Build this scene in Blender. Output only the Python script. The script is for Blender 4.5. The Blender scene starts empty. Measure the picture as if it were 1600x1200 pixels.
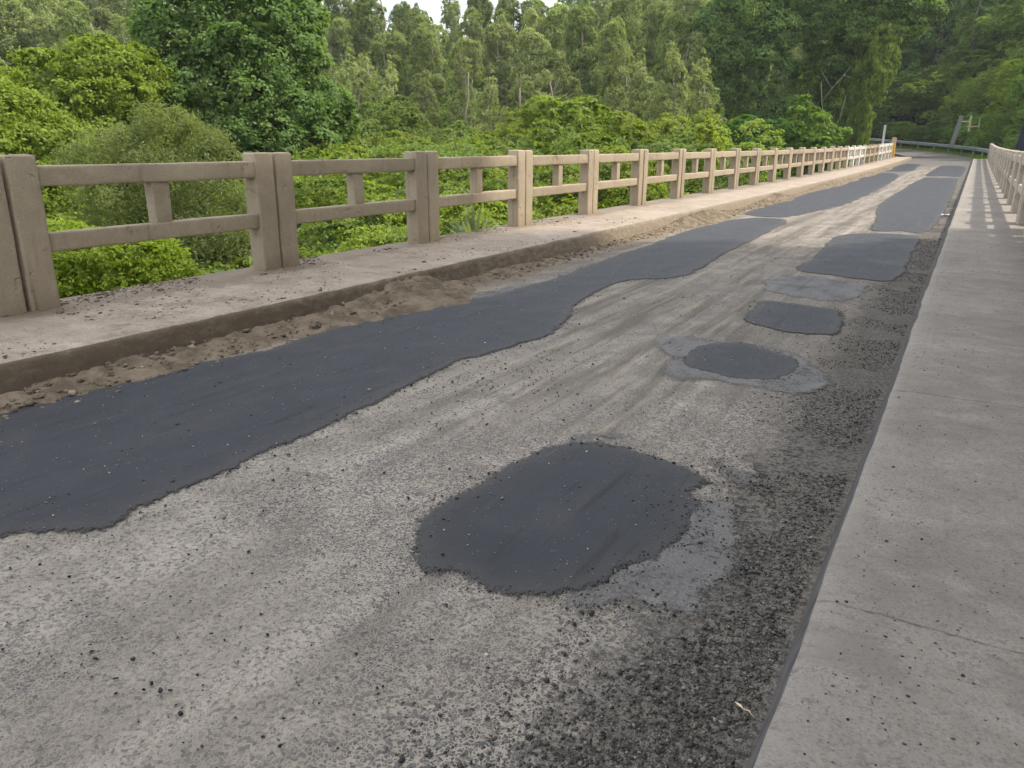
import bpy, bmesh, math, random
import numpy as np
from mathutils import Vector, Matrix, noise
from mathutils.geometry import delaunay_2d_cdt

# ------------------------------------------------------------------ camera, sky, sun, exposure
scene = bpy.context.scene
CAM_Z = 1.51
PITCH, YAW, ROLL, FPX = 0.29882, 0.51716, 0.00633, 1220.6
fh = Vector((-math.sin(YAW), math.cos(YAW), 0)); rr = Vector((math.cos(YAW), math.sin(YAW), 0)); zz = Vector((0, 0, 1))
Fv = math.cos(PITCH) * fh - math.sin(PITCH) * zz
Uv = math.sin(PITCH) * fh + math.cos(PITCH) * zz
Rv = math.cos(ROLL) * rr + math.sin(ROLL) * Uv
Uv = -math.sin(ROLL) * rr + math.cos(ROLL) * Uv
cd = bpy.data.cameras.new('camera'); cam = bpy.data.objects.new('camera', cd)
scene.collection.objects.link(cam); scene.camera = cam
cd.sensor_width = 36; cd.lens = FPX * 36 / 1600; cd.clip_start = 0.05; cd.clip_end = 3000
M = Matrix.Identity(4)
for i in range(3):
    M[i][0] = Rv[i]; M[i][1] = Uv[i]; M[i][2] = -Fv[i]
M[2][3] = CAM_Z
cam.matrix_world = M

SUN_EL = math.radians(52)
SUN_DIR = Vector((math.cos(SUN_EL) * 0.85, math.cos(SUN_EL) * 0.527, math.sin(SUN_EL)))   # towards the sun
world = bpy.data.worlds.new('World'); scene.world = world; world.use_nodes = True
nt = world.node_tree; nt.nodes.clear()
wo = nt.nodes.new('ShaderNodeOutputWorld'); bg = nt.nodes.new('ShaderNodeBackground')
sky = nt.nodes.new('ShaderNodeTexSky'); sky.sky_type = 'NISHITA'; sky.sun_disc = False
sky.sun_elevation = SUN_EL; sky.sun_rotation = math.atan2(SUN_DIR.x, SUN_DIR.y)
sky.air_density = 1.0; sky.dust_density = 2.5; sky.ozone_density = 1.0
tc = nt.nodes.new('ShaderNodeTexCoord'); cn = nt.nodes.new('ShaderNodeTexNoise')
cn.inputs['Scale'].default_value = 2.2; cn.inputs['Detail'].default_value = 6
cr = nt.nodes.new('ShaderNodeMapRange'); cr.inputs[1].default_value = 0.36; cr.inputs[2].default_value = 0.62
cmx = nt.nodes.new('ShaderNodeMix'); cmx.data_type = 'RGBA'
cmx.inputs[7].default_value = (11.0, 11.3, 11.8, 1)          # thin bright cloud
nt.links.new(tc.outputs['Generated'], cn.inputs['Vector']); nt.links.new(cn.outputs[0], cr.inputs[0])
nt.links.new(cr.outputs[0], cmx.inputs[0]); nt.links.new(sky.outputs[0], cmx.inputs[6])
nt.links.new(cmx.outputs[2], bg.inputs['Color']); nt.links.new(bg.outputs[0], wo.inputs['Surface'])
bg.inputs['Strength'].default_value = 0.108
sl = bpy.data.lights.new('sun', 'SUN'); sl.energy = 2.7; sl.angle = math.radians(2.0); sl.color = (1.0, 0.93, 0.82)
so = bpy.data.objects.new('sun', sl); scene.collection.objects.link(so)
so.rotation_euler = SUN_DIR.to_track_quat('Z', 'Y').to_euler(); so.location = (20, 15, 60)
vs = scene.view_settings; vs.view_transform = 'Standard'; vs.look = 'None'; vs.gamma = 1; vs.use_curve_mapping = False
vs.exposure = 0.98

# ------------------------------------------------------------------ helpers
COL = scene.collection
rng = np.random.default_rng(7); random.seed(7)

def link(name, me, parent=None, mat=None):
    o = bpy.data.objects.new(name, me); COL.objects.link(o)
    if mat is not None and me is not None: me.materials.append(mat)
    if parent is not None: o.parent = parent
    return o

def tag(o, label=None, cat=None, group=None, kind=None):
    if label: o['label'] = label
    if cat: o['category'] = cat
    if group: o['group'] = group
    if kind: o['kind'] = kind
    return o

def empty(name, loc=(0, 0, 0), rz=0.0):
    o = bpy.data.objects.new(name, None); COL.objects.link(o); o.empty_display_size = 0.2
    o.location = loc; o.rotation_euler = (0, 0, rz)
    return o

def mesh_np(name, V, F, smooth=False, attrs=None):
    """V (n,3), F (m,k) all faces the same size"""
    me = bpy.data.meshes.new(name); V = np.asarray(V, np.float32); F = np.asarray(F, np.int32)
    me.vertices.add(len(V)); me.vertices.foreach_set('co', V.ravel())
    k = F.shape[1]; me.loops.add(F.size); me.loops.foreach_set('vertex_index', F.ravel())
    me.polygons.add(len(F)); me.polygons.foreach_set('loop_start', np.arange(0, F.size, k, dtype=np.int32))
    me.polygons.foreach_set('loop_total', np.full(len(F), k, np.int32))
    if smooth: me.polygons.foreach_set('use_smooth', np.ones(len(F), bool))
    for nm, a in (attrs or {}).items():
        at = me.attributes.new(nm, 'FLOAT', 'POINT'); at.data.foreach_set('value', np.asarray(a, np.float32))
    me.update(calc_edges=True); me.validate()
    return me

class MB:
    """collects boxes, tubes and extruded profiles into one mesh"""
    def __init__(s): s.bm = bmesh.new()
    def box(s, x0, x1, y0, y1, z0, z1, bev=0.0, rot=None, piv=None):
        r = bmesh.ops.create_cube(s.bm, size=1.0); vs = r['verts']
        for v in vs: v.co = Vector(((x0 + x1) / 2 + v.co.x * (x1 - x0), (y0 + y1) / 2 + v.co.y * (y1 - y0), (z0 + z1) / 2 + v.co.z * (z1 - z0)))
        if bev:
            es = list({e for v in vs for e in v.link_edges})
            vs = list({v for f in bmesh.ops.bevel(s.bm, geom=es, offset=bev, segments=2, profile=0.6, affect='EDGES')['faces'] for v in f.verts} | {v for v in vs if v.is_valid})
        if rot is not None: bmesh.ops.rotate(s.bm, verts=vs, cent=piv or Vector(), matrix=rot)
        return vs
    def tube(s, pts, rad, n=8):
        pts = [Vector(p) for p in pts]; rings = []
        for i, p in enumerate(pts):
            d = (pts[min(i + 1, len(pts) - 1)] - pts[max(i - 1, 0)]).normalized()
            a = d.cross(Vector((0.31, 0.87, 0.12))).normalized(); b = d.cross(a)
            r = rad[i] if hasattr(rad, '__len__') else rad
            rings.append([s.bm.verts.new(p + r * (math.cos(t) * a + math.sin(t) * b)) for t in [2 * math.pi * k / n for k in range(n)]])
        for r0, r1 in zip(rings, rings[1:]):
            for k in range(n): s.bm.faces.new((r0[k], r0[(k + 1) % n], r1[(k + 1) % n], r1[k])).smooth = True
        s.bm.faces.new(rings[0][::-1]); s.bm.faces.new(rings[-1])
    def sweep(s, rows):
        """rows of points, joined as a sheet"""
        vs = [[s.bm.verts.new(p) for p in r] for r in rows]
        for a, b in zip(vs, vs[1:]):
            for k in range(len(a) - 1): s.bm.faces.new((a[k], a[k + 1], b[k + 1], b[k])).smooth = True
    def build(s, name, mat, parent=None):
        bmesh.ops.recalc_face_normals(s.bm, faces=s.bm.faces)
        me = bpy.data.meshes.new(name); s.bm.to_mesh(me); s.bm.free()
        return link(name, me, parent, mat)

def sstep(a, b, x):
    t = np.clip((x - a) / (b - a), 0, 1); return t * t * (3 - 2 * t)

def fbm(x, y, sc, oct=4, seed=0.0):
    """vectorised value noise, about -1..1"""
    x = np.asarray(x, float) * sc + 17.3 + seed * 7.7; y = np.asarray(y, float) * sc + 5.1 + seed * 3.1
    tot = np.zeros(np.broadcast(x, y).shape); amp = 0.5
    for o in range(oct):
        xi = np.floor(x); yi = np.floor(y); fx = x - xi; fy = y - yi
        h = lambda a, b: np.modf(np.abs(np.sin(a * 127.1 + b * 311.7) * 43758.5453))[0]
        ux = fx * fx * (3 - 2 * fx); uy = fy * fy * (3 - 2 * fy)
        v = (h(xi, yi) * (1 - ux) + h(xi + 1, yi) * ux) * (1 - uy) + (h(xi, yi + 1) * (1 - ux) + h(xi + 1, yi + 1) * ux) * uy
        tot += amp * (2 * v - 1); amp *= 0.5; x = x * 2.03 + 11; y = y * 2.03 + 7
    return tot

# ------------------------------------------------------------------ materials
class NT:
    """tiny node helper"""
    def __init__(s, name):
        s.m = bpy.data.materials.new(name); s.m.use_nodes = True; s.t = s.m.node_tree
        s.b = s.t.nodes['Principled BSDF']; s.out = s.t.nodes['Material Output']
    def n(s, typ, **kw):
        nd = s.t.nodes.new('ShaderNode' + typ)
        for k, v in kw.items(): setattr(nd, k, v)
        return nd
    def set(s, sock, v):
        if isinstance(v, bpy.types.NodeSocket): s.t.links.new(v, sock)
        elif v is not None:
            if hasattr(sock.default_value, '__len__') and not hasattr(v, '__len__'): v = (v,) * len(sock.default_value)
            if hasattr(v, '__len__') and len(sock.default_value) == 4 and len(v) == 3: v = (*v, 1)
            sock.default_value = v
    def coord(s, scale=(1, 1, 1), world=False, off=None):
        c = s.n('TexCoord').outputs['Object'] if not world else s.n('NewGeometry').outputs['Position']
        if off is not None: c = s.vadd(c, off)
        mp = s.n('Mapping'); mp.inputs['Scale'].default_value = scale
        s.set(mp.inputs['Vector'], c); return mp.outputs[0]
    def vadd(s, a, b):
        m = s.n('VectorMath', operation='ADD'); s.set(m.inputs[0], a); s.set(m.inputs[1], b); return m.outputs[0]
    def noise(s, vec, sc, det=5, rough=0.55, dist=0.0):
        nd = s.n('TexNoise'); s.set(nd.inputs['Vector'], vec); nd.inputs['Scale'].default_value = sc
        nd.inputs['Detail'].default_value = det; nd.inputs['Roughness'].default_value = rough; nd.inputs['Distortion'].default_value = dist
        return nd.outputs[0]
    def voro(s, vec, sc, feat='F1', out=0, rnd=1.0):
        nd = s.n('TexVoronoi', feature=feat); s.set(nd.inputs['Vector'], vec); nd.inputs['Scale'].default_value = sc
        nd.inputs['Randomness'].default_value = rnd; return nd.outputs[out]
    def mr(s, v, a, b, c=0.0, d=1.0):
        nd = s.n('MapRange', interpolation_type='SMOOTHSTEP'); s.set(nd.inputs[0], v)
        for i, q in enumerate((a, b, c, d)): s.set(nd.inputs[i + 1], q)
        return nd.outputs[0]
    def math(s, op, a, b=0.0):
        nd = s.n('Math', operation=op); s.set(nd.inputs[0], a); s.set(nd.inputs[1], b); return nd.outputs[0]
    def mix(s, f, a, b, typ='MIX'):
        nd = s.n('Mix', data_type='RGBA', blend_type=typ); s.set(nd.inputs[0], f); s.set(nd.inputs[6], a); s.set(nd.inputs[7], b); return nd.outputs[2]
    def sep(s, v):
        nd = s.n('SeparateXYZ'); s.set(nd.inputs[0], v); return nd.outputs
    def attr(s, name): return s.n('Attribute', attribute_name=name).outputs['Fac']
    def bump(s, h, dist, strength=1.0, nrm=None):
        nd = s.n('Bump'); nd.inputs['Strength'].default_value = strength; nd.inputs['Distance'].default_value = dist
        s.set(nd.inputs['Height'], h)
        if nrm is not None: s.set(nd.inputs['Normal'], nrm)
        return nd.outputs[0]
    def done(s, col, rough=0.85, nrm=None, spec=0.3, metal=0.0):
        s.set(s.b.inputs['Base Color'], col); s.set(s.b.inputs['Roughness'], rough)
        s.set(s.b.inputs['Specular IOR Level'], spec); s.set(s.b.inputs['Metallic'], metal)
        if nrm is not None: s.set(s.b.inputs['Normal'], nrm)
        return s.m

def concrete(name, base, dark, light, paint=0.0, bump=0.004):
    t = NT(name)
    off = t.math('MULTIPLY', t.n('ObjectInfo').outputs['Random'], 37.0)
    p = t.coord(world=True)
    big = t.noise(p, 0.9, 6, 0.6); mid = t.noise(p, 9, 6, 0.65); fin = t.noise(p, 90, 4, 0.7)
    c = t.mix(t.mr(big, 0.3, 0.7), dark, base); c = t.mix(t.mr(mid, 0.4, 0.8, 0, .45), c, light)
    c = t.mix(t.mr(fin, 0.48, 0.72, 0, 0.6), c, tuple(q * 0.5 for q in base))
    c = t.mix(t.mr(fin, 0.5, 0.2, 0, 0.4), c, tuple(min(0.8, q * 1.35) for q in light))
    pit = t.voro(p, 55); c = t.mix(t.mr(pit, 0.16, 0.08, 0, 0.6), c, tuple(q * 0.4 for q in base))
    rnd = t.n('ObjectInfo').outputs['Random']
    c = t.mix(0.25, c, t.mix(rnd, tuple(q * 0.7 for q in base), tuple(min(.8, q * 1.25) for q in base)))
    drip = t.noise(t.coord((7, 7, 0.8), True), 1.3, 6, 0.7); c = t.mix(t.mr(drip, 0.55, 0.72, 0, 0.55), c, tuple(q * 0.42 for q in base))
    mould = t.noise(p, 3.2, 8, 0.78); c = t.mix(t.mr(mould, 0.58, 0.68, 0, 0.6), c, (0.125, 0.095, 0.066))
    lich = t.voro(p, 13); c = t.mix(t.mr(t.math('ADD', lich, t.math('MULTIPLY', fin, .25)), 0.24, 0.17, 0, .55), c, (0.42, 0.40, 0.34))
    if paint:
        wear = t.noise(p, 4.5, 7, 0.7)
        c = t.mix(t.mr(wear, 0.62, 0.5, 0, paint), c, (0.64, 0.60, 0.52))
    h = t.math('ADD', t.math('ADD', t.math('MULTIPLY', mid, 0.6), t.math('MULTIPLY', fin, 0.9)), t.mr(t.noise(p, 7, 3, .5), .66, .72, 0, -1.6))
    return t.done(c, 0.9, t.bump(h, bump * 1.4, 1.0), 0.2)

M_RAIL = concrete('rail_concrete', (0.42, 0.345, 0.248), (0.31, 0.25, 0.175), (0.54, 0.455, 0.345))
M_WHITE = concrete('whitewashed_concrete', (0.40, 0.34, 0.27), (0.30, 0.25, 0.19), (0.5, 0.43, 0.35), paint=0.95)
M_WORN = concrete('worn_whitewash', (0.40, 0.33, 0.25), (0.27, 0.21, 0.16), (0.5, 0.42, 0.34), paint=0.3)
M_DECK = concrete('deck_concrete', (0.3, 0.28, 0.25), (0.22, 0.2, 0.18), (0.36, 0.34, 0.3))

def plain(name, col, rough=0.6, metal=0.0, var=0.25, sc=12):
    t = NT(name); p = t.coord(world=True); n = t.noise(p, sc, 6, 0.65)
    c = t.mix(t.mr(n, 0.3, 0.7), tuple(q * (1 - var) for q in col), tuple(min(0.9, q * (1 + var)) for q in col))
    return t.done(c, rough, t.bump(n, 0.003, 0.5), 0.4, metal)

M_YELLOW = plain('yellow_paint', (0.62, 0.33, 0.03), 0.6)
M_TAN = plain('bare_top', (0.42, 0.32, 0.2), 0.85)
M_GALV = plain('galvanised_steel', (0.42, 0.44, 0.46), 0.45, 0.6, 0.2, 3)
M_POSTW = plain('post_white', (0.7, 0.7, 0.68), 0.6)
M_NAVY = plain('navy_panel', (0.018, 0.022, 0.04), 0.55)
M_OLDWOOD = plain('old_grey_wood', (0.26, 0.25, 0.235), 0.9, 0, 0.5, 20)
M_PALEYEL = plain('pale_yellow', (0.6, 0.52, 0.3), 0.7)
M_LITTER = plain('pale_plastic', (0.38, 0.43, 0.5), 0.5)
M_STRAW = plain('dry_straw', (0.6, 0.5, 0.33), 0.8)

def road_material():
    t = NT('worn_chipseal'); p = t.coord(world=True); X, Y, Z = t.sep(p)
    big = t.noise(p, 0.55, 5, 0.6); med = t.noise(p, 2.6, 5, 0.6); fin = t.noise(p, 60, 3, 0.7)
    streak = t.noise(t.coord((2.6, 0.16, 1), True), 1.6, 6, 0.65, 0.4)
    streak2 = t.noise(t.coord((6.0, 0.3, 1), True), 1.6, 5, 0.65, 0.2)
    # stones set in a pale matrix
    wn = t.n('TexNoise'); t.set(wn.inputs['Vector'], p); wn.inputs['Scale'].default_value = 38; wn.inputs['Detail'].default_value = 3
    wv = t.n('VectorMath', operation='SCALE'); t.set(wv.inputs[0], wn.outputs['Color']); wv.inputs['Scale'].default_value = 0.022; pw = t.vadd(p, wv.outputs[0])
    edge = t.voro(pw, 82, 'DISTANCE_TO_EDGE'); vc = t.n('TexVoronoi', feature='F1'); t.set(vc.inputs['Vector'], pw); vc.inputs['Scale'].default_value = 82
    cellv = t.sep(vc.outputs['Color'])
    stone = t.mix(cellv[0], (0.06, 0.06, 0.066), (0.15, 0.142, 0.135))
    stone = t.mix(t.mr(cellv[1], 0.82, 0.95), stone, (0.2, 0.15, 0.12))
    show = t.mr(t.math('ADD', t.math('ADD', edge, t.math('MULTIPLY', t.math('SUBTRACT', fin, 0.5), 0.35)), t.math('MULTIPLY', t.math('SUBTRACT', cellv[2], 0.5), 0.22)), 0.10, 0.22)
    matrix = t.mix(t.mr(med, 0.3, 0.7), (0.285, 0.245, 0.198), (0.38, 0.33, 0.268))
    matrix = t.mix(t.mr(fin, 0.35, 0.75, 0, 0.6), matrix, (0.22, 0.2, 0.175))
    c = t.mix(show, matrix, stone)
    # dust filling the surface between stones
    dustf = t.mr(t.math('ADD', t.math('MULTIPLY', big, 0.8), t.math('MULTIPLY', med, 0.5)), 0.56, 0.80)
    left = t.mr(X, -1.2, -2.4, 0.0, 0.30)
    small = t.mr(cellv[2], 0.55, 0.9)
    dustf = t.mr(t.math('ADD', dustf, left), 0.10, 1.0, 0.0, 0.82)
    dustc = t.mix(t.mr(med, 0.35, 0.65), (0.335, 0.288, 0.236), (0.42, 0.365, 0.303))
    dustc = t.mix(t.mr(fin, 0.45, 0.72, 0, 0.8), dustc, (0.15, 0.138, 0.128))
    c = t.mix(t.math('MULTIPLY', dustf, t.math('SUBTRACT', 1.0, t.math('MULTIPLY', small, 0.75))), c, dustc)
    # brown and tan streaks along the wheel tracks
    mid = t.math('MULTIPLY', t.mr(X, -3.9, -3.0), t.mr(X, -0.9, -1.7)); 
    mid = t.math('MULTIPLY', mid, t.mr(Y, 2.2, 5.0))
    c = t.mix(t.math('MULTIPLY', mid, t.mr(streak, 0.47, 0.62, 0, 0.78)), c, t.mix(t.mr(fin, .4, .65), (0.16, 0.13, 0.10), (0.07, 0.06, 0.05)))
    c = t.mix(t.math('MULTIPLY', mid, t.mr(streak2, 0.53, 0.66, 0, 0.8)), c, (0.43, 0.36, 0.265))
    # scattered dark stains
    st = t.voro(t.coord((1, 0.8, 1), True), 9); sn = t.math('ADD', st, t.math('MULTIPLY', med, 0.16))
    c = t.mix(t.mr(sn, 0.17, 0.13, 0, 0.55), c, (0.13, 0.115, 0.1))
    # loose tarry gravel along the right kerb
    wob = t.math('ADD', t.math('MULTIPLY', t.math('SUBTRACT', med, 0.5), 0.55), t.math('MULTIPLY', t.math('SUBTRACT', t.noise(p, 11, 5, 0.7), 0.5), 0.5))
    xb = t.math('ADD', X, wob)
    band = t.mr(xb, -0.86, -0.62)
    g = t.noise(p, 42, 4, 0.75); g2 = t.noise(p, 5, 5, 0.7)
    gc = t.mix(t.mr(g, 0.36, 0.66), (0.022, 0.021, 0.021), (0.185, 0.165, 0.14))
    gc = t.mix(t.mr(g2, 0.45, 0.62, 0, 0.65), gc, t.mix(t.mr(g, 0.4, 0.6), (0.10, 0.085, 0.068), (0.24, 0.205, 0.165)))
    c = t.mix(t.math('MULTIPLY', band, t.mr(g, 0.62, 0.45, 0.55, 1.0)), c, gc)
    halo = t.mr(xb, -1.4, -0.8); c = t.mix(t.math('MULTIPLY', halo, t.mr(g, 0.56, 0.64, 0, 0.7)), c, (0.06, 0.056, 0.054))
    # soil along the left kerb
    lb = t.mr(t.math('ADD', X, t.math('MULTIPLY', wob, 0.8)), -4.15, -4.45)
    lc = t.mix(t.mr(med, 0.35, 0.65), (0.20, 0.155, 0.105), (0.33, 0.27, 0.19)); lc = t.mix(t.mr(g, 0.45, 0.75, 0, 0.6), lc, (0.12, 0.095, 0.07))
    c = t.mix(t.math('MULTIPLY', lb, 0.85), c, lc)
    # far end: newer, plain grey asphalt beyond the bridge
    fy = t.math('ADD', Y, t.math('MULTIPLY', streak, 16.0))
    centre = t.math('MULTIPLY', t.mr(X, -3.4, -2.9), t.mr(X, -1.7, -2.2))
    far = t.math('MULTIPLY', t.mr(fy, 40, 52), t.math('SUBTRACT', 1.0, t.math('MULTIPLY', centre, t.mr(fy, 74, 58))))
    fc = t.mix(t.mr(med, 0.3, 0.7), (0.075, 0.075, 0.078), (0.125, 0.122, 0.12))
    c = t.mix(t.math('MULTIPLY', far, 0.9), c, fc)
    c = t.mix(t.mr(t.math('ADD', t.math('MULTIPLY', big, .6), t.math('MULTIPLY', streak, .6)), .52, .74, 0, .45), c, t.mix(fin, (0.05, 0.044, 0.038), (0.22, 0.185, 0.145)))
    deep = t.math('MULTIPLY', t.mr(Y, 3.0, 7.0), t.mr(streak, .3, .6, .22, .42)); c = t.mix(deep, c, (0.10, 0.085, 0.068))
    h = t.math('ADD', t.math('MULTIPLY', show, t.math('SUBTRACT', 1.0, t.math('MULTIPLY', dustf, 0.6))), t.math('MULTIPLY', g, t.math('ADD', 0.5, t.math('MULTIPLY', band, 3.0))))
    return t.done(c, 0.85, t.bump(h, 0.004, 0.9), 0.3)
M_ROAD = road_material()

def patch_material(name, base, dust, skim=False):
    t = NT(name); p = t.coord(world=True); e = t.attr('edge')
    med = t.noise(p, 3.2, 6, 0.65); fin = t.noise(p, 130, 3, 0.75); gr = t.noise(p, 45, 4, 0.7)
    sc = t.noise(t.coord((9, 0.7, 1), True), 1.5, 6, 0.6, 0.3)
    c = t.mix(t.mr(fin, 0.3, 0.75), tuple(q * 0.45 for q in base), tuple(q * 1.9 for q in base))
    c = t.mix(t.mr(med, 0.42, 0.75, 0, 0.22), c, dust)
    c = t.mix(t.mr(sc, 0.54, 0.68, 0, 0.7), c, tuple(q * 0.4 for q in base)); sw = t.noise(t.coord((3.2, 0.28, 1), True), 1.7, 6, 0.62, 0.3)
    c = t.mix(t.mr(sw, .5, .7, 0, .45), c, (0.048, 0.045, 0.043)); c = t.mix(t.mr(sw, .42, .28, 0, .5), c, tuple(q * 0.55 for q in base))
    if not skim: c = t.mix(t.mr(t.math('ADD', e, t.math('MULTIPLY', med, .35)), .50, .05, 0, .5), c, t.mix(fin, (0.020, 0.018, 0.017), (0.062, 0.056, 0.05)))
    c = t.mix(t.mr(sc, 0.36, 0.26, 0, 0.25), c, dust)
    ew = t.math('ADD', e, t.math('ADD', t.math('MULTIPLY', t.math('SUBTRACT', gr, 0.5), 0.16 if not skim else 0.24), t.math('MULTIPLY', t.math('SUBTRACT', fin, 0.5), 0.10)))
    c = t.mix(t.mr(ew, 0.14, 0.0, 0, 0.35), c, dust)
    scr = t.noise(t.coord((60, 1.1, 1), True), 1.0, 3, 0.6); c = t.mix(t.math('MULTIPLY', t.mr(scr, .66, .74), t.mr(med, .5, .62, 0, .5)), c, (0.22, 0.20, 0.18))
    c = t.mix(t.mr(t.voro(p, 28), 0.085, 0.05, 0, 0.8), c, (0.30, 0.275, 0.24))
    if skim: c = t.mix(t.mr(gr, 0.54, 0.70, 0, 0.6), c, (0.28, 0.25, 0.21)); c = t.mix(t.mr(med, 0.4, 0.6, 0, .4), c, (0.085, 0.082, 0.082))
    m = t.done(c, t.mr(fin, 0.3, 0.7, 0.55, 0.8), t.bump(t.math('ADD', fin, t.math('MULTIPLY', gr, .6)), 0.0035, 1.0), 0.32)
    # worn away to nothing along the outline
    al = t.mr(ew, 0.012, 0.035) if not skim else t.math('MULTIPLY', t.mr(ew, 0.0, 0.05), t.mr(t.math('ADD', gr, t.math('MULTIPLY', med, .8)), 1.12, 0.9, 0.25, 0.95))
    t.set(t.b.inputs['Alpha'], al)
    return m
M_PATCH = patch_material('fresh_asphalt', (0.0215, 0.0242, 0.031), (0.085, 0.078, 0.07))
M_SKIM = patch_material('thin_asphalt_skim', (0.125, 0.119, 0.115), (0.25, 0.222, 0.19), True)

def walk_material(name, base, dark, light, mud):
    t = NT(name); p = t.coord(world=True); X, Y, Z = t.sep(p)
    ys = t.coord((0.9, 1.1, 1), True)
    big = t.noise(p, 0.8, 6, 0.6); med = t.noise(ys, 6, 7, 0.7); fin = t.noise(p, 110, 3, 0.75); mot = t.noise(ys, 24, 5, 0.7)
    c = t.mix(t.mr(big, 0.3, 0.7), dark, base); c = t.mix(t.mr(med, 0.42, 0.72, 0, 0.6), c, light)
    c = t.mix(t.mr(mot, 0.5, 0.68, 0, 0.75), c, tuple(q * .8 for q in dark)); c = t.mix(t.mr(fin, 0.48, 0.7, 0, 0.65), c, tuple(q * 0.5 for q in dark))
    c = t.mix(t.mr(fin, 0.45, 0.2, 0, 0.4), c, tuple(min(.75, q * 1.3) for q in light))
    sv = t.n('TexVoronoi', feature='F1'); t.set(sv.inputs['Vector'], p); sv.inputs['Scale'].default_value = 26
    c = t.mix(t.mr(t.math('ADD', sv.outputs[0], t.math('MULTIPLY', t.sep(sv.outputs['Color'])[0], 0.22)), 0.17, 0.12, 0, 0.85), c, (0.035, 0.03, 0.027))
    stn = t.noise(t.coord((0.8, 1.3, 1), True), 1.9, 7, 0.72); c = t.mix(t.mr(stn, 0.5, 0.66, 0, 0.6), c, tuple(q * .62 for q in base)); c = t.mix(t.mr(stn, 0.42, 0.3, 0, 0.45), c, light)
    h = t.math('ADD', mot, t.math('MULTIPLY', fin, 0.7))
    if mud:
        mn = t.noise(p, 3.0, 7, 0.72); mg = t.noise(p, 26, 5, 0.7)
        near = t.mr(Y, 12, 3)
        rim = t.math('ADD', t.mr(X, -5.9, -6.3, 0, 0.14), t.math('MULTIPLY', near, 0.05))
        mf = t.mr(t.math('ADD', t.math('ADD', t.math('MULTIPLY', mn, 0.6), t.math('MULTIPLY', mg, 0.4)), rim), 0.52, 0.66, 0, 0.75)
        c = t.mix(mf, c, t.mix(mg, (0.11, 0.08, 0.055), (0.26, 0.2, 0.145)))
        h = t.math('ADD', h, t.math('MULTIPLY', mf, 1.5))
    else:
        # cross joints and hairline cracks of the slab
        w = t.math('ADD', Y, t.math('MULTIPLY', t.math('SUBTRACT', med, 0.5), 0.10))
        fr = t.math('FRACT', t.math('DIVIDE', t.math('SUBTRACT', w, 1.02), 2.43))
        j = t.mr(t.math('ABSOLUTE', t.math('SUBTRACT', fr, 0.5)), 0.0035, 0.0012)
        c = t.mix(t.math('MULTIPLY', j, t.mr(mot, 0.3, 0.55, 0.15, 0.75)), c, (0.09, 0.07, 0.055))
        gr = t.mr(X, -0.02, -0.2); c = t.mix(t.math('MULTIPLY', gr, t.mr(med, 0.6, 0.4, 0, 0.3)), c, light)
    # dark tar-stained kerb face
    return t.done(c, 0.88, t.bump(h, 0.003, 0.7), 0.25)
M_WALKR = walk_material('grey_walkway_concrete', (0.25, 0.222, 0.19), (0.18, 0.158, 0.135), (0.34, 0.305, 0.265), False)
M_WALKL = walk_material('dusty_walkway_concrete', (0.38, 0.315, 0.25), (0.28, 0.225, 0.172), (0.49, 0.415, 0.34), True)
M_KERBD = plain('tarred_kerb_face', (0.075, 0.07, 0.068), 0.85, 0, 0.45, 9)
def kerb_left():
    t = NT('muddy_kerb_face'); p = t.coord(world=True); X, Y, Z = t.sep(p); n = t.noise(t.coord((3, 3, 8), True), 2.4, 7, 0.7); g = t.noise(p, 40, 4, 0.7)
    m = t.mr(t.math('ADD', t.math('MULTIPLY', Y, .05), n), 0.65, 1.25); a = t.mix(n, (0.085, 0.064, 0.043), (0.17, 0.132, 0.092)); b = t.mix(n, (0.20, 0.16, 0.115), (0.33, 0.27, 0.20))
    c = t.mix(m, a, b); c = t.mix(t.mr(g, .5, .7, 0, .5), c, (0.07, 0.053, 0.038)); return t.done(c, .9, t.bump(t.math('ADD', n, g), .006, .8), .15)
M_KERBL = kerb_left() if True else plain('muddy_kerb_face', (0.125, 0.096, 0.066), 0.9, 0, 0.45, 7)

def soil_material():
    t = NT('dry_soil'); p = t.coord(world=True)
    a = t.noise(p, 4, 6, 0.7); b = t.noise(p, 30, 5, 0.75)
    c = t.mix(t.mr(a, 0.35, 0.65), (0.115, 0.087, 0.06), (0.225, 0.178, 0.125)); c = t.mix(t.mr(b, 0.5, 0.75, 0, 0.7), c, (0.09, 0.068, 0.05))
    return t.done(c, 0.95, t.bump(t.math('ADD', a, b), 0.012, 0.9), 0.1)
M_SOIL = soil_material()

def ground_material():
    t = NT('forest_floor'); p = t.coord(world=True); a = t.noise(p, 0.5, 6, 0.65); b = t.noise(p, 6, 5, 0.7)
    c = t.mix(t.mr(a, 0.35, 0.65), (0.035, 0.05, 0.015), (0.06, 0.085, 0.02)); c = t.mix(t.mr(b, 0.5, 0.7, 0, 0.7), c, (0.05, 0.038, 0.022))
    return t.done(c, 0.95, t.bump(b, 0.15, 0.8), 0.1)
M_GROUND = ground_material()

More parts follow.
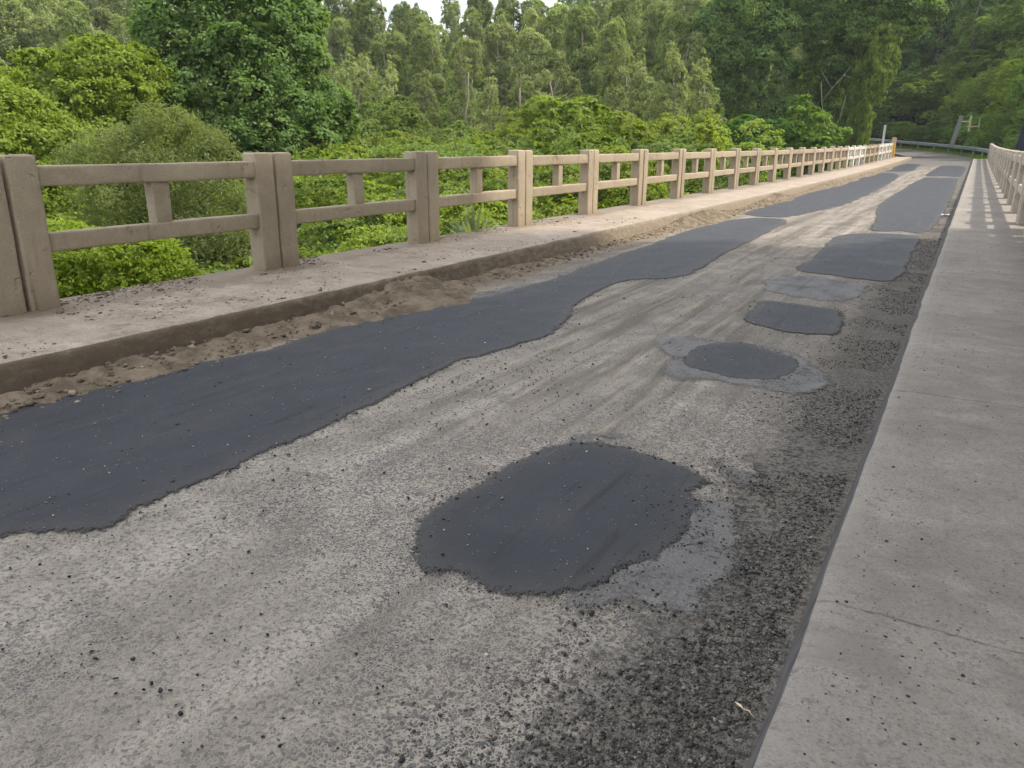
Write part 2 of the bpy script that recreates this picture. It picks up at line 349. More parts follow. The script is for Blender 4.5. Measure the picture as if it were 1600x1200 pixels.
def leaf_material(name, gloss=0.18, rough=0.55, trans=0.45):
    t = NT(name); oi = t.n('ObjectInfo'); r = t.n('NewGeometry').outputs['Random Per Island']; base = oi.outputs['Color']
    n = t.noise(t.coord(), 0.55, 3, 0.6)
    dk = t.mix(1.0, base, (0.85, 0.95, 0.8), 'MULTIPLY'); lt = t.mix(1.0, base, (2.0, 1.85, 1.6), 'MULTIPLY')
    c = t.mix(r, dk, lt); c = t.mix(t.mr(n, 0.35, 0.65, 0, 0.5), c, lt)
    c = t.mix(t.mr(r, 0.965, 0.99, 0, 0.5), c, (0.2, 0.17, 0.05))
    t.done(c, rough, None, gloss)
    tr = t.n('BsdfTranslucent'); t.set(tr.inputs[0], t.mix(1.0, c, (1.3, 1.35, 0.6), 'MULTIPLY'))
    mx = t.n('MixShader'); mx.inputs[0].default_value = trans
    t.t.links.new(t.b.outputs[0], mx.inputs[1]); t.t.links.new(tr.outputs[0], mx.inputs[2]); t.t.links.new(mx.outputs[0], t.out.inputs[0])
    return t.m
M_LEAF = leaf_material('leaves')
def bark(name, a, b):
    t = NT(name); p = t.coord((3, 3, 0.6)); n = t.noise(p, 3, 6, 0.7)
    return t.done(t.mix(t.mr(n, 0.3, 0.7), a, b), 0.9, t.bump(n, 0.03, 0.8), 0.15)
M_BARK = bark('brown_bark', (0.07, 0.055, 0.04), (0.17, 0.14, 0.105))
M_PALEBARK = bark('pale_bark', (0.15, 0.125, 0.095), (0.30, 0.26, 0.2))
M_GREYBARK = bark('grey_dead_wood', (0.2, 0.185, 0.16), (0.36, 0.34, 0.3))

# ------------------------------------------------------------------ layout of the bridge
YEND = 76.6; XL_RAIL = -6.42; XK_L = -4.93; XK_R = -0.205; XR_RAIL = 0.88; WALK = 0.21; YB = -9.0
RC = 60.0; XC = -2.55                                    # curve after the bridge
def rise(s): return 0.35 * max(0.0, (s - 25) / 52) ** 2 if s < 77 else 0.35 + 0.0135 * (s - 77) + 0.00045 * (s - 77) ** 2
def path(s):
    """centre line: s metres along; returns x, y, left normal"""
    if s <= 77: return XC, s, (-1.0, 0.0)
    phi = (s - 77) / RC
    if phi > 1.25:
        a = 1.25; d = s - 77 - 1.25 * RC
        return XC - RC + RC * math.cos(a) - d * math.sin(a), 77 + RC * math.sin(a) + d * math.cos(a), (-math.cos(a), -math.sin(a))
    return XC - RC + RC * math.cos(phi), 77 + RC * math.sin(phi), (-math.cos(phi), -math.sin(phi))

PS = np.array([path(s)[:2] + (s, rise(s)) for s in np.arange(77, 240, 2.0)])
PN = np.array([path(s)[2] for s in np.arange(77, 240, 2.0)])
def terrain(x, y):
    x = np.atleast_1d(np.asarray(x, float)); y = np.atleast_1d(np.asarray(y, float))
    n = x * -0.35 + y * 0.94
    base = -7.0 + 0.8 * fbm(x, y, 0.05, 3) + 13.0 * sstep(55, 150, n) * sstep(25, -5, x)
    base = base + 10.0 * sstep(60, 140, np.hypot(x, y)) * sstep(0, 40, x)
    d2 = (x[:, None] - PS[None, :, 0]) ** 2 + (y[:, None] - PS[None, :, 1]) ** 2
    i = d2.argmin(1); d = np.sqrt(d2[np.arange(len(x)), i]); rz = np.minimum(PS[i, 3], 9.0)
    side = (x - PS[i, 0]) * PN[i, 0] + (y - PS[i, 1]) * PN[i, 1]          # > 0: inside of the bend
    inner = rz - 0.12 - 0.55 * np.maximum(0, d - 4.4)
    outer = rz - 0.12 + 0.34 * np.maximum(0, d - 5.2)
    outer = np.where(outer > rz + 12, rz + 12, outer)
    k = sstep(74, 88, y - 0.25 * np.maximum(0, x)) * (side < 0)
    cor = inner * (1 - k) + outer * k
    near = -0.12 - 0.55 * np.maximum(0, np.abs(x - XC) - 5.0) - 0.9 * np.maximum(0, y + 9.0)
    h = np.maximum(np.maximum(base, cor), near)
    return h + 0.12 * fbm(x, y, 0.4, 3, 2) * (d > 6)

def axis(lo, hi, a, b, fine, coarse):
    L = []; q = lo
    while q < hi:
        L.append(q); q += fine if a <= q <= b else coarse
    return np.array(L)
ax = axis(-700, 700, -90, 60, 1.6, 22); ay = axis(-300, 1000, -30, 170, 1.6, 22)
GX, GY = np.meshgrid(ax, ay); nx, ny = len(ax), len(ay)
GZ = np.concatenate([terrain(GX.ravel()[k:k + 20000], GY.ravel()[k:k + 20000]) for k in range(0, GX.size, 20000)])
def grid_faces(nx, ny):
    i = np.arange(nx * ny).reshape(ny, nx)
    return np.stack([i[:-1, :-1], i[:-1, 1:], i[1:, 1:], i[1:, :-1]], -1).reshape(-1, 4)
g = link('ground', mesh_np('ground', np.stack([GX.ravel(), GY.ravel(), GZ], -1), grid_faces(nx, ny), True), None, M_GROUND)
tag(g, kind='structure')

# road: one sheet, bridge part and the bend after it
ss = np.concatenate([np.arange(-60, 2, 1.0), np.arange(2, 20, 0.08), np.arange(20, 200, 0.8)])
us = np.linspace(-1, 1, 61)
rows = []
for s in ss:
    x, y, n = path(s); t = min(1, max(0, (s - 74) / 6))
    hl = 2.42 + 0.2 * t; hr = 2.32 + 0.45 * t
    off = np.where(us < 0, -us * hl, -us * hr)
    rows.append(np.stack([x + n[0] * off, y + n[1] * off, np.full(61, rise(s)) + (0.02 * (1 - us ** 2) if s > 2 else 0.02 * (1 - us ** 2))], -1))
RV = np.concatenate(rows)
RV[:, 2] += 0.012 * fbm(RV[:, 0], RV[:, 1] * 0.3, 1.1, 3, 1) + 0.006 * fbm(RV[:, 0], RV[:, 1], 5, 2, 3)
road = link('road', mesh_np('road', RV, grid_faces(61, len(ss)), True), None, M_ROAD)
tag(road, kind='structure')
def road_z(x, y):
    y = np.asarray(y, float); u = np.clip((np.asarray(x) - XC) / 2.4, -1, 1)
    r = np.where(y < 77, 0.35 * np.maximum(0, (y - 25) / 52) ** 2, 0.35)
    return r + 0.02 * (1 - u * u) + 0.012 * fbm(x, y * 0.3, 1.1, 3, 1) + 0.006 * fbm(x, y, 5, 2, 3)

PATCHES = {
'lane':[(-4.99,1.38),(-4.71,2.26),(-4.7,2.47),(-4.68,2.71),(-4.68,2.83),(-4.63,3.14),(-4.57,3.48),(-4.43,4.06),(-4.48,4.45),(-4.53,4.87),(-4.57,5.62),(-4.58,6.18),(-4.32,6.31),(-4.1,6.68),(-4.04,7.22),(-4.02,7.94),(-4.07,8.74),(-4.18,10.21),(-4.22,11.6),(-4.35,13.53),(-4.33,15.42),(-4.1,17.02),(-3.46,17.44),(-3.14,16.66),(-3.05,14.87),(-2.95,12.41),(-2.85,10.32),(-2.78,9.37),(-2.87,8.81),(-3.21,8.45),(-3.29,7.82),(-3.14,6.84),(-2.95,6.22),(-2.83,5.71),(-2.83,5.45),(-2.89,4.98),(-2.97,4.48),(-2.95,3.92),(-2.88,3.5),(-2.87,3.26),(-2.84,2.81),(-2.84,2.46),(-2.83,2.18),(-2.84,1.98),(-2.85,1.82),(-2.81,1.69),(-2.85,1.6),(-2.96,1.51),(-3.09,1.39),(-3.53,0.88)],
'big':[(-1.71,2.26),(-1.76,2.39),(-1.77,2.56),(-1.76,2.81),(-1.75,3.01),(-1.73,3.24),(-1.67,3.42),(-1.56,3.49),(-1.4,3.53),(-1.22,3.51),(-1.07,3.48),(-0.94,3.43),(-0.86,3.35),(-0.86,3.2),(-0.8,3.09),(-0.8,2.95),(-0.76,2.88),(-0.77,2.75),(-0.79,2.62),(-0.82,2.52),(-0.88,2.45),(-0.91,2.36),(-0.94,2.25),(-1.02,2.15),(-1.08,2.09),(-1.18,2.04),(-1.3,2.04),(-1.4,2.07),(-1.46,2.06),(-1.5,2.02),(-1.58,2.1),(-1.66,2.17)],
'bigskim':[(-0.86,3.02),(-0.82,3.15),(-0.73,3.17),(-0.62,2.96),(-0.56,2.81),(-0.52,2.66),(-0.56,2.52),(-0.59,2.43),(-0.58,2.3),(-0.68,2.26),(-0.77,2.25),(-0.88,2.17),(-0.94,2.11),(-1.0,2.17),(-0.96,2.36),(-0.89,2.56),(-0.83,2.77)],
'tail':[(-0.93,3.61),(-0.9,3.65),(-0.81,3.57),(-0.69,3.52),(-0.63,3.46),(-0.69,3.4),(-0.78,3.44),(-0.86,3.53)],
'topskim':[(-1.64,3.5),(-1.62,3.59),(-1.51,3.67),(-1.38,3.72),(-1.47,3.62),(-1.54,3.56),(-1.39,3.5),(-1.57,3.43)],
'oval':[(-1.62,5.32),(-1.66,5.68),(-1.59,5.95),(-1.43,6.1),(-1.17,6.02),(-0.94,5.85),(-0.87,5.64),(-0.88,5.39),(-0.97,5.2),(-1.18,5.11),(-1.41,5.15),(-1.56,5.2)],
'ovalskim':[(-2.0,5.76),(-1.97,5.97),(-1.74,6.11),(-1.54,6.13),(-1.28,6.11),(-0.97,6.01),(-0.82,5.77),(-0.68,5.51),(-0.62,5.34),(-0.68,5.09),(-0.77,4.93),(-0.93,4.96),(-1.15,4.99),(-1.35,4.97),(-1.48,4.82),(-1.65,4.93),(-1.7,5.14),(-1.74,5.38),(-1.87,5.55)],
'square':[(-1.64,7.91),(-1.35,7.98),(-0.98,7.91),(-0.87,7.74),(-0.78,6.95),(-0.86,6.77),(-1.11,6.7),(-1.39,6.8),(-1.6,6.98),(-1.62,7.42)],
'right':[(-1.85,14.56),(-1.34,15.48),(-0.69,15.31),(-0.6,12.62),(-0.61,10.22),(-0.93,9.96),(-1.3,10.06),(-1.73,10.2),(-1.74,11.16),(-1.82,12.68)],
'rightfar':[(-1.5,16.2),(-1.62,18),(-1.9,21),(-2.05,24),(-2.1,29),(-2.12,36),(-2.05,42),(-1.95,43.5),(-1.3,43),(-.7,43.5),(-.6,42),(-.5,30),(-.5,20),(-.56,16.8),(-.7,16.0),(-1.0,16.2),(-1.35,15.9)],
    'rightlast':[(-2.0,45.5),(-2.15,47),(-2.1,55),(-2.0,62),(-1.9,63),(-1.2,64),(-.6,62),(-.5,55),(-.55,47),(-.7,45.3),(-1.3,46)],
    'leftlast':[(-4.5,51.5),(-4.6,53),(-4.55,60),(-4.5,66),(-4.3,67),(-3.5,66),(-3.3,60),(-3.15,54),(-3.2,52),(-3.8,51)],
'leftfar':[(-4.36,18.34),(-4.49,21.23),(-4.61,27.35),(-5.1,39.78),(-4.27,48.24),(-3.25,44.82),(-2.85,31.8),(-2.81,23.76),(-3.05,20.06),(-3.53,17.75)],
'greyskim':[(-1.91,9.25),(-1.68,9.72),(-1.04,9.74),(-0.86,9.32),(-0.89,8.53),(-1.29,8.36),(-1.8,8.6)],
'leftskim':[(-4.47,6.41),(-4.27,6.95),(-4.19,7.5),(-4.02,7.79),(-4.16,8.74),(-4.11,9.4),(-3.87,8.3),(-3.81,7.23),(-3.94,6.54),(-4.23,6.18)],
}
def smooth_loop(pts, step):
    P = np.array(pts); n = len(P); out = []
    for i in range(n):
        p0, p1, p2, p3 = P[i - 1], P[i], P[(i + 1) % n], P[(i + 2) % n]
        m = max(2, int(np.hypot(*(p2 - p1)) / step))
        for t in np.arange(m) / m:
            out.append(0.5 * ((2 * p1) + (p2 - p0) * t + (2 * p0 - 5 * p1 + 4 * p2 - p3) * t * t + (3 * p1 - p0 - 3 * p2 + p3) * t ** 3))
    return np.array(out)
def asphalt_patch(key, mat, z, rough, label, step=0.015):
    L = smooth_loop(PATCHES[key], step)
    nrm = np.roll(L, -1, 0) - np.roll(L, 1, 0); nrm = np.stack([nrm[:, 1], -nrm[:, 0]], -1); nrm /= np.maximum(1e-6, np.hypot(nrm[:, 0], nrm[:, 1]))[:, None]
    L = L + nrm * 0.018 * (1 if (L[:, 0] * np.roll(L[:, 1], -1) - np.roll(L[:, 0], -1) * L[:, 1]).sum() > 0 else -1)
    L = L + nrm * (rough * (fbm(L[:, 0], L[:, 1], 3.2, 4, len(key)) + 0.55 * fbm(L[:, 0], L[:, 1], 13, 3, 2) + 0.4 * fbm(L[:, 0], L[:, 1], 45, 3, 4)))[:, None]
    lo, hi = L.min(0), L.max(0); sp = max(0.05, 0.05 * (1 + 0.04 * lo[1]))
    gx, gy = np.meshgrid(np.arange(lo[0], hi[0], sp), np.arange(lo[1], hi[1], sp * (1.5 if hi[1] - lo[1] > 8 else 1)))
    q = np.stack([gx.ravel(), gy.ravel()], -1); q = q + rng.uniform(-.2, .2, q.shape) * sp
    ins = np.zeros(len(q), bool); A, B = L, np.roll(L, -1, 0)
    for a, b in zip(A, B):
        c = (a[1] > q[:, 1]) != (b[1] > q[:, 1])
        if c.any(): ins[c] ^= q[c, 0] < (b[0] - a[0]) * (q[c, 1] - a[1]) / (b[1] - a[1]) + a[0]
    q = q[ins]
    def dist(pts):
        d = np.full(len(pts), 9e9)
        for k in range(0, len(L), 1): d = np.minimum(d, (pts[:, 0] - L[k, 0]) ** 2 + (pts[:, 1] - L[k, 1]) ** 2)
        return np.sqrt(d)
    q = q[dist(q) > sp * 0.45]
    pts = np.concatenate([L, q]); n = len(L)
    vs, es, fs, *_ = delaunay_2d_cdt([Vector(p) for p in pts], [], [list(range(n))], 1, 1e-5)
    vv = np.array([v[:] for v in vs]); e = dist(vv)
    zed = road_z(vv[:, 0], vv[:, 1]) + z * (0.55 + 0.45 * sstep(0, 0.04, e)) + 0.002 * fbm(vv[:, 0], vv[:, 1], 2.5, 3)
    # 1 cm thick skirt down into the road at the outline
    me = mesh_np('asphalt_patch', np.column_stack([vv, zed]), np.array([f for f in fs if len(f) == 3]), True, {'edge': e})
    bm = bmesh.new(); bm.from_mesh(me); be = [x for x in bm.edges if x.is_boundary]
    r = bmesh.ops.extrude_edge_only(bm, edges=be)
    for v in [v for v in r['geom'] if isinstance(v, bmesh.types.BMVert)]: v.co.z -= 0.012
    bmesh.ops.recalc_face_normals(bm, faces=bm.faces)
    if sum(f.normal.z for f in bm.faces) < 0: bmesh.ops.reverse_faces(bm, faces=bm.faces)
    bm.to_mesh(me); bm.free()
    o = link('asphalt_patch', me, road, mat); o['label'] = label; return o
asphalt_patch('bigskim', M_SKIM, 0.006, 0.06, 'thin pale grey asphalt smear beside the big dark patch')
asphalt_patch('tail', M_SKIM, 0.006, 0.03, 'small thin grey asphalt smear between big patch and right kerb')
asphalt_patch('topskim', M_SKIM, 0.005, 0.02, 'thin grey asphalt streak behind the big dark patch')
asphalt_patch('ovalskim', M_SKIM, 0.006, 0.04, 'thin grey asphalt smear around the oval patch')
asphalt_patch('greyskim', M_SKIM, 0.004, 0.12, 'worn pale grey asphalt skim beyond the small square patch')
asphalt_patch('leftskim', M_SKIM, 0.005, 0.06, 'pale grey asphalt fringe on the left side of the long patch')
asphalt_patch('lane', M_PATCH, 0.008, 0.05, 'long dark asphalt strip along the left lane', .025)
asphalt_patch('big', M_PATCH, 0.008, 0.045, 'big dark near asphalt patch in the right lane')
asphalt_patch('oval', M_PATCH, 0.008, 0.025, 'dark oval asphalt patch inside a grey smear')
asphalt_patch('square', M_PATCH, 0.008, 0.02, 'small dark squarish asphalt patch')
asphalt_patch('right', M_PATCH, 0.008, 0.05, 'wide dark asphalt patch across the right lane', 0.08)
asphalt_patch('rightfar', M_PATCH, 0.008, 0.08, 'long dark asphalt patch in the far right lane', 0.15)
asphalt_patch('leftfar', M_PATCH, 0.008, 0.10, 'far dark asphalt patch in the left lane', 0.15)

asphalt_patch('rightlast', M_PATCH, 0.008, 0.10, 'last dark asphalt strip of the right lane before the bend', 0.2)
asphalt_patch('leftlast', M_PATCH, 0.008, 0.10, 'last dark asphalt strip of the left lane before the bend', 0.2)

# walkways with battered, chipped kerbs (the kerb face is a second slot)
def walkway(name, prof, mats, ys, chip):
    """prof: list of (x, z, wobble, slot) from the road side outwards"""
    n = len(prof); V = []
    for y in ys:
        z0 = rise(y)
        for x, z, wb in prof:
            a = wb * (fbm(x * 3, y, 5.0, 4, chip) * 0.02 + min(0.0, float(fbm(x, y, 0.9, 3, chip + 1)) + 0.18) * 0.10)
            V.append((x + (a if XK_L - 1 < x < -3 else -a) * -1 * (1 if x < -3 else 1), y, z0 + z + 0.4 * a))
    me = mesh_np(name, V, grid_faces(n, len(ys)), False)
    o = link(name, me, None, mats[0]); me.materials.append(mats[1])
    sl = np.tile(np.array([1 if p[1] < WALK - 0.012 and k < n - 2 else 0 for k, p in enumerate(prof)][:n - 1]), len(ys) - 1)
    me.polygons.foreach_set('material_index', sl.astype(np.int32)); me.update()
    tag(o, kind='structure'); return o
yw = np.concatenate([np.arange(YB, 1.0, 0.25), np.arange(1.0, 25, 0.05), np.arange(25, 79, 0.3)])
wr = walkway('pavement', [(-0.29, -0.06, 0), (-0.274, 0.0, 0.2), (-0.25, 0.08, 0.2), (-0.225, 0.175, 0.3), (-0.216, 0.2, 0.35), (XK_R + 0.008, WALK, 0.3), (XK_R + 0.05, WALK + 0.002, 0), (0.3, WALK + 0.004, 0), (1.18, WALK, 0), (1.19, WALK - 0.01, 0), (1.2, -0.6, 0)], (M_WALKR, M_KERBD), yw[yw < 75.5], 3)
wl = walkway('pavement', [(-4.84, -0.06, 0), (-4.855, 0.0, 0.4), (-4.875, 0.07, 0.8), (-4.905, 0.16, 1.0), (-4.92, 0.194, 1.0), (XK_L - 0.012, WALK, 0.8), (XK_L - 0.06, WALK + 0.003, 0), (-5.8, WALK + 0.004, 0), (-6.66, WALK, 0), (-6.67, WALK - 0.01, 0), (-6.68, -0.6, 0)], (M_WALKL, M_KERBL), yw, 6)

# bridge under the road: deck slab, girders and piers
br = empty('bridge', (XC, 0, 0)); tag(br, 'concrete bridge deck on piers carrying the patched road over the wooded valley', 'bridge')
m = MB(); 
for y0 in np.arange(YB, 77, 4.0):
    y1 = min(y0 + 4.0, 77.0)
    vsb = m.box(-6.6 - XC, 1.12 - XC, y0, y1, rise(y0) - 0.75, min(rise(y0), rise(y1)) - 0.12)
m.build('deck_slab', M_DECK, br)
for gx in (-5.6, -3.6, -1.5, 0.4):
    m = MB(); m.box(gx - 0.2 - XC, gx + 0.2 - XC, YB, 77, -1.7, -0.7); m.build('girder', M_DECK, br)
for py in (6, 21, 36, 51, 66):
    m = MB(); m.box(-5.9 - XC, 0.7 - XC, py - 0.45, py + 0.45, -2.3, -1.71, 0.04); m.box(-4.9 - XC, -0.3 - XC, py - 0.35, py + 0.35, -9, -2.31, 0.03); m.build('pier', M_DECK, br)

# ------------------------------------------------------------------ concrete railings: one precast panel = two posts, two rails, one stub post
PITCHY = 2.7078; Y0 = 3.392
ORD = 'first second third fourth fifth sixth seventh eighth ninth tenth eleventh twelfth thirteenth fourteenth fifteenth sixteenth seventeenth eighteenth nineteenth twentieth'.split()
def ordinal(k): return ORD[k] if k < 20 else 'twenty-' + ORD[k - 20]
def panel_meshes():
    L = PITCHY - 0.035; pw, pd, H = 0.235, 0.20, 1.194
    out = {}
    m = MB(); m.box(0, pw, -pd / 2, pd / 2, -0.03, H, 0.02); out['post'] = m
    m = MB(); m.box(pw - 0.01, L - pw + 0.01, -0.075, 0.075, H - 0.245, H - 0.085, 0.014); out['top_rail'] = m
    m = MB(); m.box(pw - 0.01, L - pw + 0.01, -0.07, 0.07, H - 0.755, H - 0.605, 0.014); out['lower_rail'] = m
    m = MB(); m.box(L / 2 - 0.085, L / 2 + 0.085, -0.06, 0.06, H - 0.61, H - 0.24, 0.012); out['stub_post'] = m
    return out
PM = {}
for nm, m in panel_meshes().items():
    bmesh.ops.recalc_face_normals(m.bm, faces=m.bm.faces)
    # local x runs along the rail; roughen the cast faces a little
    big = [e for e in m.bm.edges if e.calc_length() > 0.12]
    bmesh.ops.subdivide_edges(m.bm, edges=big, cuts=5, use_grid_fill=True)
    for v in m.bm.verts:
        nv = noise.noise_vector(v.co * 9) * 0.006 + noise.noise_vector(v.co * 31) * 0.003
        v.co += nv
    bmesh.ops.recalc_face_normals(m.bm, faces=m.bm.faces)
    me = bpy.data.meshes.new(nm); m.bm.to_mesh(me); m.bm.free()
    for p in me.polygons: p.use_smooth = True
    PM[nm] = me
PMS = {}
for mk, mt in (('bare', M_RAIL), ('white', M_WHITE), ('worn', M_WORN)):
    PMS[mk] = {}
    for nm, me in PM.items():
        c = me.copy(); c.name = nm; c.materials.append(mt); PMS[mk][nm] = c
def railing_panel(x, y, kind, label, group, flip=1):
    dz = rise(y + PITCHY) - rise(y)
    r = empty('railing_panel', (x, y, WALK + rise(y)), math.pi / 2); tag(r, label, 'railing', group)
    r.rotation_euler = (random.uniform(-.006, .006), -math.atan2(dz, PITCHY) + random.uniform(-.002, .002), math.pi / 2 + random.uniform(-.004, .004))
    L = PITCHY - 0.035
    for nm, dx in (('post', 0), ('post', L - 0.235), ('top_rail', 0), ('lower_rail', 0), ('stub_post', 0)):
        o = link(nm, PMS[kind][nm], r); o.location = (dx + 0.0175, 0, 0)
    return r
for k in range(-1, 27):
    kind = 'white' if k >= 17 and k not in (20, 21, 22) else 'bare'
    if k == -1: lab = 'nearest left railing panel, cut off by the left edge of the photo'
    else: lab = f"{'whitewashed' if kind == 'white' else 'bare tan'} railing panel on the left walkway, {ordinal(k)} whole one from the near end"
    railing_panel(XL_RAIL, Y0 + PITCHY * k, kind, lab, 'concrete railing panels along the left walkway')
yr = YEND - 0.4 - PITCHY
panels_r = []
while yr > -3: panels_r.append(yr); yr -= PITCHY
for k, y in enumerate(panels_r):
    vis = y > 13
    lab = f"worn whitewashed railing panel on the right walkway, {ordinal(k)} from the far end by the guardrail" if vis else 'near railing panel on the right walkway, outside the right edge of the photo'
    railing_panel(XR_RAIL, y, 'worn', lab, 'railing panels along the right walkway' if vis else 'near railing panels beyond the right edge')

# yellow end post, marker post
r = empty('end_post', (XL_RAIL + 0.05, 77.05, WALK + rise(77))); tag(r, 'yellow painted post with bare tan top at far end of left railing', 'post')
m = MB(); m.box(-.19, .19, -.2, .2, -0.2, 1.2, 0.02); m.build('shaft', M_YELLOW, r)
m = MB(); m.box(-.15, .2, -.16, .16, 1.195, 1.62, 0.06); m.build('cap', M_TAN, r)
r = empty('marker_post', (-7.42, 79.3, float(terrain(-7.42, 79.3)[0]))); tag(r, 'thin white marker post standing behind the far end of the left railing', 'post')
m = MB(); m.box(-.09, .09, -.05, .05, -0.3, 3.25 - r.location.z, 0.015); m.build('shaft', M_POSTW, r)

# guardrail round the outside of the bend
gr = empty('guardrail', (path(76.5)[0] + 3.1, 76.5, 0.4)); tag(gr, 'long galvanised guardrail curving round the outside of the far bend', 'guardrail')
prof = [(0, 0.0), (0.0, 0.03), (0.08, 0.075), (0.08, 0.115), (0.0, 0.16), (0.0, 0.19), (0.08, 0.235), (0.08, 0.275), (0.0, 0.32), (0.0, 0.35)]
base = Vector(gr.location); rows = []; rows2 = []
for s in np.arange(77.2, 200, 1.0):
    x, y, n = path(s); z = rise(s); off = -3.35 - 0.25 * min(1, max(0, (s - 77) / 6))
    rows.append([Vector((x + n[0] * (off + dx), y + n[1] * (off + dx), z + 0.5 + dz)) - base for dx, dz in prof])
m = MB(); m.sweep(rows); o = m.build('beam', M_GALV, gr)
sm = o.modifiers.new('thickness', 'SOLIDIFY'); sm.thickness = 0.006
pm = MB(); pm.box(-.06, .06, -.08, .08, -0.6, 0.82, 0.01); pme = bpy.data.meshes.new('post'); bmesh.ops.recalc_face_normals(pm.bm, faces=pm.bm.faces); pm.bm.to_mesh(pme); pm.bm.free(); pme.materials.append(M_GALV)
for s in np.arange(78, 200, 4.0):
    x, y, n = path(s); off = -3.35 - 0.25 * min(1, max(0, (s - 77) / 6)) - 0.09
    o = link('post', pme, gr); o.location = Vector((x + n[0] * off, y + n[1] * off, rise(s))) - base; o.rotation_euler.z = math.atan2(n[1], n[0])

# leaning old post with a pale frame, dark panel at the right, litter, straw
def sight(u, v, dist):
    """point at a horizontal distance along the sight line of a photo pixel (layout measured from the photo)"""
    u, v, dist = float(u), float(v), float(dist); d = FPX * Fv + (u - 800) * Rv + (600 - v) * Uv
    k = dist / math.hypot(d.x, d.y); return Vector((0, 0, CAM_Z)) + d * k
def rot_to(o, to=(0, 0)): o.rotation_euler.z = math.atan2(to[1] - o.location.y, to[0] - o.location.x) + math.pi / 2
q = sight(1488, 224, 93); q2 = sight(1503, 180, 93)
r = empty('leaning_post', q); tag(r, 'old grey leaning post with a small pale frame behind the guardrail', 'post'); rot_to(r)
Hh = q2.z - q.z; lean = (q2 - q).xy.length
m = MB(); m.box(-.2, .2, -.12, .12, -0.3, Hh, 0.02, Matrix.Rotation(math.atan2(lean, Hh), 3, 'Y'), Vector((0, 0, 0))); m.build('shaft', M_OLDWOOD, r)
fr = MB(); fr.box(1.15, 1.33, -.2, -.1, Hh * 0.42, Hh * 0.98, 0.01); fr.box(1.0, 2.1, -.22, -.1, Hh * .58, Hh * .62); fr.box(2.0, 2.07, -.2, -.12, Hh * .5, Hh * .9); fr.box(0.5, 1.2, -.2, -.12, Hh * 0.76, Hh * 0.8); fr.build('frame', M_PALEYEL, r)
q = sight(1606, 238, 62)
r = empty('roadside_panel', q); tag(r, 'dark navy panel standing beyond the right railing at the right edge', 'panel'); rot_to(r)
m = MB(); m.box(-.75, .75, -.04, .04, 0.1, 1.75, 0.02, Matrix.Rotation(0.12, 3, 'Y')); m.build('board', M_NAVY, r)
for sx in (-.4, .4):
    m = MB(); m.box(sx - .05, sx + .05, .045, .12, -6, 1.5); m.build('leg', M_NAVY, r)

def crumple(name, loc, size, mat, label, cat, seed):
    n = 9; V = []
    for j in range(n):
        for i in range(n):
            u, v = i / (n - 1) - .5, j / (n - 1) - .5
            V.append((u * size[0], v * size[1], size[2] * (0.5 + 0.9 * noise.noise(Vector((u * 3.1 + seed, v * 3.3, seed))))))
    o = link(name, mesh_np(name, V, grid_faces(n, n), True), None, mat); o.location = loc; o.rotation_euler.z = seed
    s = o.modifiers.new('thickness', 'SOLIDIFY'); s.thickness = 0.004
    tag(o, label, cat); return o
crumple('plastic_scrap', (-0.42, 20.4, float(road_z(-0.42, 20.4)) + 0.012), (0.13, 0.16, 0.04), M_LITTER, 'crumpled pale blue plastic scrap lying against the right kerb', 'litter', 1.3)
V = [(0, 0, 0.004), (0.022, 0.008, 0.010), (0.05, 0.0, 0.008), (0.022, -0.009, 0.006)]
b = MB(); b.tube([(0, 0, .004), (.03, .004, .012), (.07, -.004, .006)], [.002, .0022, .001], 5); b.sweep([[Vector((0, -.002, .006)), Vector((0, .002, .006))], [Vector((-.02, -.010, .012)), Vector((-.02, .008, .010))], [Vector((-.045, -.002, .008)), Vector((-.045, .003, .008))]])
o = b.build('dry_leaf', M_STRAW); o.scale = (.62, .62, .62); o.location = (-0.33, 1.88, float(road_z(-0.33, 1.88)) + .012); o.rotation_euler.z = -0.5; tag(o, 'small dry straw coloured leaf on the gravel at bottom right', 'leaf')

# ------------------------------------------------------------------ soil bank along the left kerb, loose gravel, clods (nobody could count them)
MOUNDS = [(5.9, 0.9, 0.10), (6.45, 0.5, 0.12), (4.6, 1.2, 0.05), (3.0, 0.9, 0.05), (8.1, 0.9, 0.035), (16.8, 1.4, 0.15), (15.2, 1.2, 0.08), (23.6, 1.3, 0.17), (21.5, 1.0, 0.06), (33.7, 2.6, 0.16), (30, 2, 0.06), (45, 3, 0.12), (54, 3, .1), (38.5, 1.5, .1)]
yb = np.concatenate([np.arange(-4, 2, .2), np.arange(2, 26, .04), np.arange(26, 72, .2)]); xs = np.linspace(0, 1, 34)
V = []
amp = 0.028 + 0.02 * fbm(yb, 0 * yb, 0.9, 3); wid = 0.36 + 0.12 * fbm(yb, 0 * yb, 0.7, 3, 4)
for cy, w, h in MOUNDS:
    k = np.exp(-((yb - cy) / w) ** 2); amp = amp + h * k; wid = wid + (0.30 if h > .09 else .12) * k
for j, y in enumerate(yb):
    x = -4.88 + xs * wid[j]
    prf = (1 - xs) ** 1.4 * np.minimum(1, 0.65 + 3 * xs)
    z = road_z(x, 0 * x + y) + amp[j] * prf + (0.010 + 0.45 * amp[j] * (1 - xs)) * fbm(x, 0 * x + y, 11, 5, 5) - 0.012 * xs ** 4 - 0.004
    V += list(zip(x, 0 * x + y, z))
sb = link('soil_bank', mesh_np('soil_bank', V, grid_faces(34, len(yb)), True), None, M_SOIL)
tag(sb, 'dry tan soil piled along the foot of the left kerb', 'soil', kind='stuff')

